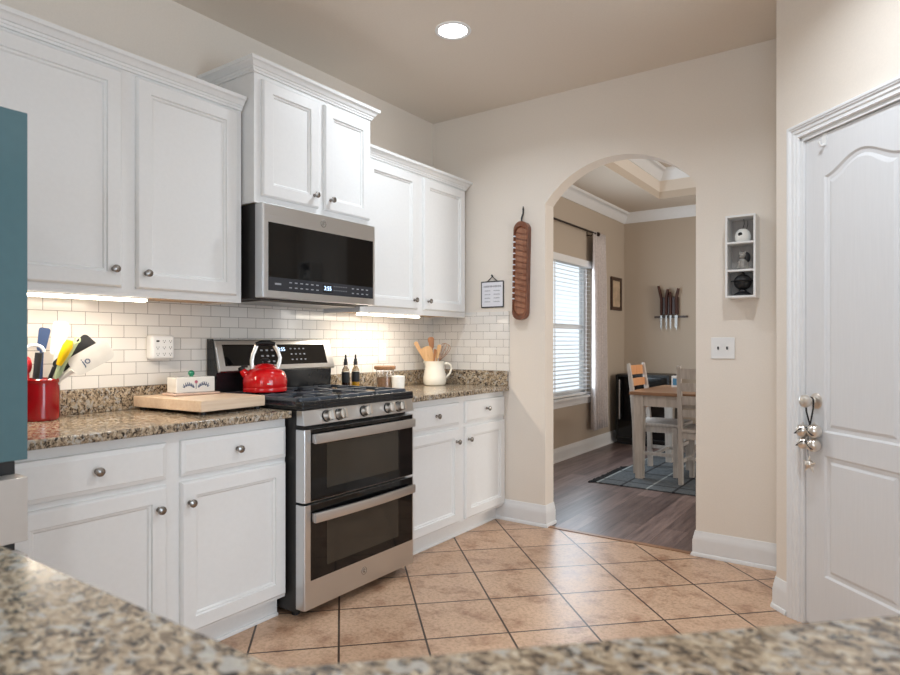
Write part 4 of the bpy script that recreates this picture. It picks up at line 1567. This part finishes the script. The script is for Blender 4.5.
# cubby shelf
SX0, SX1, SZ0, SZ1, SY = -0.733, -0.585, 1.435, 1.870, 3.578
t = thing('cubby_shelf', 'white three-compartment cubby shelf mounted between arch and pantry', 'shelf', (-0.659, YB, SZ0))
w = 0.011
b = MB()
b.box(SX0, SX0 + w, SY, YB - 0.001, SZ0, SZ1, 0.001)
b.box(SX1 - w, SX1, SY, YB - 0.001, SZ0, SZ1, 0.001)
b.box(SX0 + w, SX1 - w, SY, YB - 0.001, SZ0, SZ0 + w, 0.001)
b.box(SX0 + w, SX1 - w, SY, YB - 0.001, SZ1 - w, SZ1, 0.001)
b.build('shelf_frame', M['white_plastic'], t)
for zz in (1.578, 1.725):
    b = MB(); b.box(SX0 + w, SX1 - w, SY + 0.001, YB - 0.001, zz - 0.0055, zz + 0.0055, 0.001)
    b.build('shelf_board', M['white_plastic'], t)
b = MB(); b.box(SX0 + w, SX1 - w, YB - 0.006, YB - 0.002, SZ0 + w, SZ1 - w)
b.build('back_panel', P('pale_grey_back_board', (176, 168, 162), 0.7, var=0.1, stretch=(60, 60, 3), scale=1), t)
# ornaments
t = thing('ornament', 'round white ornament with black hole in top cubby compartment', 'ornament', (-0.655, 3.625, 1.7307))
t.scale = (1.3, 1.3, 1.3)
b = MB(); b.lathe([(0, 0), (0.024, 0), (0.030, 0.010), (0.031, 0.024), (0.027, 0.040), (0.016, 0.052), (0, 0.056)], n=28)
bd = b.build('ornament_body', M['white_ceramic'], t, local=True)
b = MB(Matrix.Translation((-0.004, -0.0255, 0.030)) @ Matrix.Rotation(pi / 2 + 0.25, 4, 'X')); b.lathe([(0, 0.0), (0.008, 0.0), (0.008, 0.006), (0, 0.0065)], n=16)
b.build('hole', M['blk_plastic'], bd, local=True)
b = MB(); b.tube([(0.0, 0, 0.054), (0.006, 0, 0.075), (0.004, 0, 0.094)], 0.0012, 5); b.tube([(0.014, 0, 0.05), (0.019, 0, 0.070), (0.019, 0, 0.086)], 0.0012, 5)
b.build('hanging_wire', M['iron'], t, local=True)
t = thing('ornament', 'grey seated animal figurine in middle cubby compartment', 'figurine', (-0.655, 3.622, 1.5837))
t.scale = (1.3, 1.3, 1.3)
b = MB()
b.lathe([(0, 0), (0.022, 0), (0.024, 0.010), (0.020, 0.030), (0.013, 0.044), (0, 0.048)], n=22)
b.ball((0, -0.004, 0.058), 0.014, 18)
for s_ in (-1, 1):
    b.tube([(s_ * 0.008, -0.002, 0.066), (s_ * 0.011, -0.002, 0.080)], [0.006, 0.001], 8)
    b.tube([(s_ * 0.026, 0.004, 0.0), (s_ * 0.026, 0.004, 0.014)], [0.009, 0.005], 10)
    b.tube([(s_ * 0.008, -0.016, 0.034), (s_ * 0.008, -0.022, 0.006), (s_ * 0.008, -0.026, 0.003)], [0.006, 0.005, 0.005], 8)
fg = b.build('figurine_body', M['greyfig'], t, local=True)
b = MB(); b.ball((0.014, 0.004, 0.050), 0.015, 16, 1.5)
b.build('dark_patch', M['iron'], t, local=True)
t = thing('ornament', 'black round iron ornament on a foot in bottom cubby compartment', 'ornament', (-0.655, 3.625, 1.4463))
t.scale = (1.3, 1.3, 1.3)
b = MB()
b.lathe([(0, 0), (0.036, 0), (0.034, 0.006), (0.016, 0.018), (0.014, 0.024), (0, 0.026)], n=24)
b.build('foot', M['iron'], t, local=True)
b = MB(); b.ball((0, 0, 0.056), 0.034, 26, 0.95)
b.lathe([(0.030, 0.058), (0.044, 0.059), (0.045, 0.061), (0.030, 0.064)], n=28)
b.build('globe', M['iron'], t, local=True)
b = MB(); b.tube([(0, 0, 0.086), (0, 0, 0.094), (0, 0, 0.103)], [0.008, 0.006, 0.001], 10)
b.build('finial', M['iron'], t, local=True)

# over-door hook and bells
t = thing('door_hook', 'small white hook over the top of the pantry door', 'hook', XD @ Vector((0.274, 0, 2.02)))
b = MB(XD)
b.box(0.262, 0.286, YF - 0.003, YF - 0.0005, 2.005, DZ - 0.018, 0.001)
b.tube([(0.274, YF - 0.003, 2.010), (0.274, YF - 0.018, 2.004), (0.274, YF - 0.026, 2.014), (0.274, YF - 0.027, 2.024)], 0.005, 8)
b.build('hook_plate', M['white_plastic'], t)
t = thing('bell_strap', 'cluster of silver jingle bells hanging from the pantry door knob', 'bells', XD @ Vector((0.226, -0.035, 0.64)))
KX = XD @ Matrix.Translation((0.230, YF - 0.031, 0.955))
b = MB(KX)
b.tube([(-0.020 + 0.0, 0.0, 0.014), (-0.024, 0.0, -0.01), (-0.021, 0.0, -0.045), (-0.006, 0.0, -0.085), (0.0, 0.0, -0.10), (0.008, 0.0, -0.07), (0.018, 0.0, -0.03), (0.019, 0.0, 0.008), (0.010, 0.0, 0.0165), (-0.008, 0.0, 0.0175)], 0.0035, 8, True, flat=(1.2, 0.6))
b.build('strap', M['blk_plastic'], t)
bells = [(-0.036, -0.128, 0.028), (0.026, -0.122, 0.029), (-0.032, -0.180, 0.025), (0.022, -0.180, 0.028)]
for (u, z, r_) in bells:
    b = MB(KX @ Matrix.Translation((u, -0.002 * (1 if u > 0 else 2), z)))
    b.m(0).ball((0, 0, 0), r_, 22)
    b.m(1).box(-r_ * 0.8, r_ * 0.8, -r_ * 1.02, -r_ * 0.55, -0.0015, 0.0015, rot=Matrix.Rotation(R(40 if u > 0 else -35), 3, 'Y'), piv=(0, 0, 0))
    b.m(0).tube([(0.004 * cos(a), 0, r_ + 0.003 + 0.004 * sin(a)) for a in [2 * pi * i / 10 for i in range(10)]], 0.0012, 5, True)
    b.build('bell', [M['nickel_light'], M['grey_slot']], t)
b = MB(KX)
b.tube([(-0.002, -0.004, -0.10), (-0.006, -0.004, -0.15), (-0.006, -0.006, -0.20), (0.0, -0.006, -0.245)], 0.0016, 6)
b.build('cord', M['grey_slot'], t)
b = MB(KX @ Matrix.Translation((0.004, -0.006, -0.262)))
b.ball((0, 0, 0), 0.018, 16)
for k in range(5):
    a = 2 * pi * k / 5 + 0.3
    b.tube([(0, 0, 0), (0.036 * cos(a), 0, 0.036 * sin(a))], [0.010, 0.002], 8)
b.build('star_bell', M['nickel_light'], t)


# ------------------------------------------------------------------ ceiling downlights
def downlight(x, y, label, power=8.5):
    t = thing('downlight', label, 'ceiling light', (x, y, CEIL - 0.004))
    b = MB(); b.lathe([(0.092, 0.0035), (0.094, 0), (0.090, -0.004), (0.076, -0.003), (0.070, 0.0035)], n=40)
    b.build('trim_ring', M['trim'], t, local=True)
    b = MB(); b.lathe([(0, -0.0012), (0.070, -0.001), (0.073, 0.003), (0, 0.003)], n=40)
    b.build('lens', M['light_lens'], t, local=True)
    area_light('lamp', (0, 0, -0.008), (0, 0, 0), 0.13, 0.13, power, (0.82, 0.91, 1.0), t, 150, 'DISK')


downlight(-1.846, 2.643, 'lit recessed ceiling light above the floor before the arch', 6.5)
downlight(-0.28, 2.15, 'lit recessed ceiling light in front of the pantry door')
downlight(-0.28, -0.6, 'added unseen ceiling fill light behind the bar ledge', 10)  # unseen lamp added for ambient fill

# ------------------------------------------------------------------ dining room
# window: frame, sashes, panes
b = MB()
xo, xi = XW - 0.13, XW - 0.075
b.box(xo, xi, WY0, WY0 + 0.05, WZ0, WZ1); b.box(xo, xi, WY1 - 0.05, WY1, WZ0, WZ1)
b.box(xo, xi, WY0 + 0.05, WY1 - 0.05, WZ1 - 0.05, WZ1); b.box(xo, xi, WY0 + 0.05, WY1 - 0.05, WZ0, WZ0 + 0.06)
w1 = struct(b, 'window_1', M['trim'], smooth=0)
b = MB(); b.box(xo + 0.01, xi - 0.008, WY0 + 0.05, WY1 - 0.05, 1.345, 1.395)
struct(b, 'window_rail', M['trim'], w1)
b = MB(); b.box(xo + 0.024, xo + 0.028, WY0 + 0.05, WY1 - 0.05, 1.395, WZ1 - 0.05)
b.box(xo + 0.024, xo + 0.028, WY0 + 0.05, WY1 - 0.05, WZ0 + 0.06, 1.345)
struct(b, 'window_pane', P('window_glass', (255, 255, 255), 0.0, var=0, trans=1.0, ior=1.02), w1, smooth=0)
b = MB(); b.box(XW - 0.074, XW + 0.045, WY0 - 0.03, WY1 + 0.03, WZ0 - 0.018, WZ0 + 0.004, 0.004)
b.box(XW + 0.0005, XW + 0.016, WY0 - 0.02, WY1 + 0.02, WZ0 - 0.085, WZ0 - 0.018, 0.003)
struct(b, 'window_sill', M['trim'], w1)
# blind
t = thing('window_blind', 'white horizontal blind with open slats in dining window', 'blind', (XW - 0.03, 5.93, WZ0))
b = MB(); b.box(XW - 0.07, XW + 0.022, WY0 + 0.01, WY1 - 0.008, WZ1 - 0.070, WZ1 + 0.004, 0.006)
b.build('valance', M['blind'], t)
b = MB()
z_ = WZ1 - 0.095
while z_ > WZ0 + 0.05:
    b.box(XW - 0.058, XW - 0.010, WY0 + 0.014, WY1 - 0.012, z_ - 0.0013, z_ + 0.0013, rot=Matrix.Rotation(R(8), 3, 'Y'))
    z_ -= 0.0435
b.build('slats', M['blind'], t, smooth=0)
b = MB(); b.box(XW - 0.060, XW - 0.008, WY0 + 0.014, WY1 - 0.012, WZ0 + 0.010, WZ0 + 0.030, 0.004)
b.build('bottom_rail', M['blind'], t)
for yy in (WY0 + 0.2, 5.74, WY1 - 0.14):
    b = MB(); b.box(XW - 0.008, XW - 0.006, yy - 0.010, yy + 0.010, WZ0 + 0.02, WZ1 - 0.07)
    b.build('ladder_tape', M['blind'], t, smooth=0)
# curtain rod and curtain
RZ = 2.395
t = thing('curtain_rod', 'dark bronze curtain rod above the dining window', 'curtain rod', (XW + 0.08, 5.8, RZ))
b = MB(); b.cyl((XW + 0.08, 4.95, RZ), (XW + 0.08, 6.63, RZ), 0.011, n=14)
b.build('rod', M['bronze'], t)
b = MB(); b.ball((XW + 0.08, 6.645, RZ), 0.026, 18); b.build('finial', M['bronze'], t)
b = MB(); b.ball((XW + 0.08, 4.935, RZ), 0.026, 18); b.build('finial', M['bronze'], t)
for yy in (5.05, 6.52):
    b = MB(); b.box(XW + 0.001, XW + 0.008, yy - 0.008, yy + 0.008, RZ - 0.03, RZ + 0.02, 0.003)
    b.tube([(XW + 0.006, yy, RZ - 0.02), (XW + 0.05, yy, RZ - 0.03), (XW + 0.08, yy, RZ - 0.012)], 0.007, 8)
    b.build('bracket', M['bronze'], t)


def curtain(y0, y1, label, z0, flare=0.0):
    t = thing('curtain', label, 'curtain', (XW + 0.08, (y0 + y1) / 2, z0))
    b = MB()
    n, mz = 64, 14
    vs = []
    for j in range(mz + 1):
        v = j / mz
        z = RZ + 0.02 + (z0 - RZ - 0.02) * v
        gather = 1 + flare * v
        for i in range(n + 1):
            u = i / n
            y = (y0 + y1) / 2 + (u - 0.5) * (y1 - y0) * gather
            x = XW + 0.080 + (0.022 + 0.018 * v) * sin(u * 2 * pi * 5.5 + 0.6 * sin(3 * v)) * (0.5 + 0.5 * min(1, v * 4))
            vs.append((x, y, z))
    fs = []
    for j in range(mz):
        for i in range(n):
            a = j * (n + 1) + i
            fs.append((a, a + 1, a + n + 2, a + n + 1))
    b.add(vs, fs)
    o = b.build('curtain_panel', M['curtain'], t, smooth=80)
    md = o.modifiers.new('thickness', 'SOLIDIFY'); md.thickness = 0.003
    return t


curtain(6.50, 6.86, 'pale curtain gathered right of the dining window', 0.24, 0.05)
# framed picture on the dining left wall
t = thing('framed_picture', 'small picture in dark frame on wall right of the curtain', 'picture', (XW, 7.42, 1.60))
b = MB()
y0, y1, z0, z1, w = 7.22, 7.565, 1.585, 1.985, 0.042
b.box(XW + 0.001, XW + 0.022, y0, y1, z0, z0 + w, 0.003); b.box(XW + 0.001, XW + 0.022, y0, y1, z1 - w, z1, 0.003)
b.box(XW + 0.001, XW + 0.022, y0, y0 + w, z0 + w, z1 - w, 0.003); b.box(XW + 0.001, XW + 0.022, y1 - w, y1, z0 + w, z1 - w, 0.003)
b.build('frame', M['frame_dark'], t)
b = MB(); b.box(XW + 0.001, XW + 0.010, y0 + w, y1 - w, z0 + w, z1 - w)
b.build('artwork', M['art'], t)

# wine fridge in the corner
t = thing('wine_fridge', 'black wine fridge with glass door in the dining corner', 'wine fridge', (-2.38, 7.42, 0))
b = MB(); b.box(-2.68, -2.06, 7.225, 7.66, 0.03, 0.825, 0.004)
b.box(-2.66, -2.08, 7.24, 7.64, 0.0, 0.03)
b.build('fridge_body', M['blk_plastic'], t)
b = MB()
b.box(-2.68, -2.655, 7.185, 7.222, 0.06, 0.82, 0.003); b.box(-2.085, -2.06, 7.185, 7.222, 0.06, 0.82, 0.003)
b.box(-2.655, -2.085, 7.185, 7.222, 0.06, 0.085, 0.003); b.box(-2.655, -2.085, 7.185, 7.222, 0.795, 0.82, 0.003)
d = b.build('door', M['blk_plastic'], t)
b = MB(); b.box(-2.655, -2.085, 7.195, 7.215, 0.085, 0.795)
b.build('door_glass', M['wine_glass'], d)
b = MB(); b.cyl((-2.625, 7.165, 0.30), (-2.625, 7.165, 0.76), 0.009, n=12)
for zz in (0.34, 0.72):
    b.cyl((-2.625, 7.165, zz), (-2.625, 7.190, zz), 0.006, n=10)
b.build('handle', M['chrome'], d)

# knives in a wall rack
t = thing('knife_rack', 'dark wooden knife rack mounted on the dining back wall', 'knife rack', (-2.18, YD, 1.50))
b = MB()
b.box(-2.375, -1.985, YD - 0.030, YD - 0.001, 1.492, 1.515, 0.003)
b.build('rail', M['frame_dark'], t)
b = MB(); b.box(-2.305, -2.085, YD - 0.045, YD - 0.001, 1.530, 1.740, 0.005)
for k in range(5):
    b.m(1).box(-2.292 + k * 0.045, -2.270 + k * 0.045, YD - 0.048, YD - 0.044, 1.54, 1.73)
b.build('block', [M['frame_dark'], M['knife_handle']], t)
gr = 'knives in the wall rack'
KN = [(-2.285, 12, 1.875, 0.022, 'knife with the tallest tilted handle, leftmost in the wall rack'),
      (-2.225, -6, 1.835, 0.018, 'knife with short curled handle, second from left in the wall rack'),
      (-2.175, 2, 1.800, 0.020, 'slim knife in the middle of the wall rack'),
      (-2.110, -9, 1.838, 0.036, 'widest bladed knife, rightmost in the wall rack')]
for x, a, zt, bw, lab in KN:
    t = thing('knife', lab, 'knife', (x, YD - 0.052, 1.345), 0, gr)
    b = MB()
    h = zt - 1.345
    zb = 1.522 - 1.345
    b.prism([(-bw / 2, zb), (-bw / 2 * 0.9, 0.04), (bw * 0.25, 0.0), (bw / 2, zb)], 'y', -0.0012, 0.0012)
    b.build('blade', M['steel_dark'], t, local=True)
    b = MB()
    dx = sin(R(-a)) * 0.17
    b.tube([(0, 0, zb), (0, 0, 0.385), (dx * 0.5, 0, h - 0.06), (dx, 0, h)], [0.018, 0.022, 0.026, 0.020], 10, flat=(1.2, 0.7))
    b.build('handle', M['knife_handle'], t, local=True)

# rug
b = MB(); b.box(-2.075, -0.1, 5.10, 7.0, 0.0, 0.011, 0.003)
rug = struct(b, 'area_rug', M['rug'])
del rug['kind']
tag(rug, 'grey blue plaid rug under the dining table', 'rug')
b = MB()
r5 = random.Random(5)
for i in range(150):
    y = 5.11 + 0.80 * i / 150
    k = 0.35 + 0.65 * abs(sin(i * 0.21)) * r5.uniform(0.5, 1.2)
    b.tube([(-2.07, y, 0.006), (-2.08 - 0.03 * k, y + r5.uniform(-0.04, 0.02), 0.006), (-2.09 - 0.05 * k, y + r5.uniform(-0.07, 0.03), 0.005)], 0.0048, 5)
b.build('fringe', M['fringe'], rug, local=True)['kind'] = 'stuff'

# table
TXa, TXb, TYa, TYb = -1.86, -0.30, 5.42, 6.40
t = thing('dining_table', 'brown topped dining table with whitewashed legs on the rug', 'table', ((TXa + TXb) / 2, (TYa + TYb) / 2, 0.0112))
b = MB(); b.box(TXa - 0.03, TXb, TYa - 0.03, TYb + 0.03, 0.742, 0.770, 0.004)
b.build('tabletop', M['tablewood'], t)
b = MB()
b.box(TXa + 0.03, TXb - 0.03, TYa + 0.012, TYa + 0.034, 0.645, 0.742, 0.002); b.box(TXa + 0.03, TXb - 0.03, TYb - 0.034, TYb - 0.012, 0.645, 0.742, 0.002)
b.box(TXa + 0.012, TXa + 0.034, TYa + 0.03, TYb - 0.03, 0.645, 0.742, 0.002); b.box(TXb - 0.034, TXb - 0.012, TYa + 0.03, TYb - 0.03, 0.645, 0.742, 0.002)
b.build('apron', M['whitewash'], t)
for xx in (TXa, TXb - 0.085):
    for yy in (TYa, TYb - 0.085):
        b = MB()
        c = 0.012
        vs = [(xx + c, yy + c, 0.0112), (xx + 0.085 - c, yy + c, 0.0112), (xx + 0.085 - c, yy + 0.085 - c, 0.0112), (xx + c, yy + 0.085 - c, 0.0112),
              (xx, yy, 0.742), (xx + 0.085, yy, 0.742), (xx + 0.085, yy + 0.085, 0.742), (xx, yy + 0.085, 0.742)]
        b.add(vs, [(0, 3, 2, 1), (4, 5, 6, 7), (0, 1, 5, 4), (1, 2, 6, 5), (2, 3, 7, 6), (3, 0, 4, 7)])
        b.build('leg', M['whitewash'], t)


# ladder-back chairs; local: faces +y
def chair(x, y, rot, label, slat_mat):
    t = thing('dining_chair', label, 'chair', (x, y, 0.0112), rot, 'ladder-back dining chairs')
    for s_ in (-1, 1):
        b = MB()
        xs = s_ * 0.205
        prof = [(-0.190, 0.0), (-0.145, 0.0), (-0.160, 0.45), (-0.185, 0.75), (-0.225, 0.995), (-0.250, 0.990), (-0.222, 0.75), (-0.200, 0.45)]
        b.prism(prof, 'x', xs - 0.018, xs + 0.018, 0.004)
        b.build('leg', M['greywash'], t, local=True)
        b = MB(); b.box(xs - 0.019, xs + 0.019, 0.165, 0.203, 0, 0.438, 0.003)
        b.build('leg', M['greywash'], t, local=True)
    b = MB(); b.box(-0.225, 0.225, -0.20, 0.225, 0.438, 0.468, 0.008, 3)
    b.build('seat', M['greywash'], t, local=True)
    b = MB()
    b.box(-0.19, 0.19, 0.175, 0.195, 0.385, 0.437); b.box(-0.19, 0.19, -0.185, -0.168, 0.385, 0.437)
    for s_ in (-1, 1):
        b.box(s_ * 0.205 - 0.01, s_ * 0.205 + 0.01, -0.16, 0.168, 0.385, 0.437)
    b.build('seat_frame', M['greywash'], t, local=True)
    b = MB()
    for s_ in (-1, 1):
        b.box(s_ * 0.205 - 0.009, s_ * 0.205 + 0.009, -0.155, 0.168, 0.175, 0.205, 0.002)
    b.box(-0.196, 0.196, -0.012, 0.012, 0.18, 0.205, 0.002)
    b.box(-0.19, 0.19, 0.177, 0.193, 0.245, 0.28, 0.002)
    b.build('stretcher', M['greywash'], t, local=True)
    for zc, hh in ((0.600, 0.06), (0.708, 0.07), (0.818, 0.07), (0.930, 0.085)):
        yc = -0.180 - 0.075 * ((zc - 0.5) / 0.5) ** 1.4 - 0.0
        b = MB()
        n = 8
        vs = []
        for i in range(n + 1):
            u = -1 + 2 * i / n
            yy = yc - 0.012 * (1 - u * u)
            for dy, dz in ((-0.007, -hh / 2), (0.007, -hh / 2), (0.001, hh / 2), (-0.013, hh / 2)):
                vs.append((u * 0.19, yy + dy, zc + dz))
        fs = []
        for i in range(n):
            for j in range(4):
                fs.append((i * 4 + j, i * 4 + (j + 1) % 4, i * 4 + 4 + (j + 1) % 4, i * 4 + 4 + j))
        fs += [(0, 1, 2, 3), (n * 4 + 3, n * 4 + 2, n * 4 + 1, n * 4)]
        b.add(vs, fs)
        b.build('back_slat', slat_mat, t, local=True)
    return t


chair(-1.745, 5.85, -pi / 2, 'ladder-back chair with orange-lit slats at the window end of table', M['orange_lit_slat'])
chair(-1.245, 5.565, 0.0, 'grey ladder-back chair at the near side of the table, by the arch jamb', M['greywash'])

# carton on the table
t = thing('carton', 'small white and blue carton standing on the dining table', 'carton', (-1.70, 6.16, 0.7705))
b = MB(); b.box(-0.035, 0.035, -0.03, 0.03, 0, 0.108, 0.003)
c_ = b.build('carton_box', M['white_plastic'], t, local=True)
b = MB(); b.box(-0.022, 0.022, -0.0312, -0.0302, 0.02, 0.085)
b.build('printed_panel', M['carton_blue'], c_, local=True)

# ------------------------------------------------------------------ outside the dining window
b = MB(); b.box(-16, XW - 0.3, -2, 16, -0.3, -0.2)
struct(b, 'ground_outside', M['ground'], smooth=0)
b = MB(); b.box(-3.40, -3.20, 7.98, 8.25, -0.2, 2.6)
b_ = struct(b, 'pillar_outside', M['brick'], smooth=0)
t = thing('neighbour_house', 'pale grey house far outside the dining window', 'house', (-13, 9, -0.2))
b = MB(); b.box(-15, -12, 4, 15, -0.2, 1.9)
b.build('house_wall', M['siding'], t)
b = MB(); b.prism([(-15.3, 1.9), (-11.7, 1.9), (-13.5, 3.0)], 'y', 3.8, 15.2)
b.build('house_roof', P('grey_shingle', (120, 118, 118), 0.9), t)
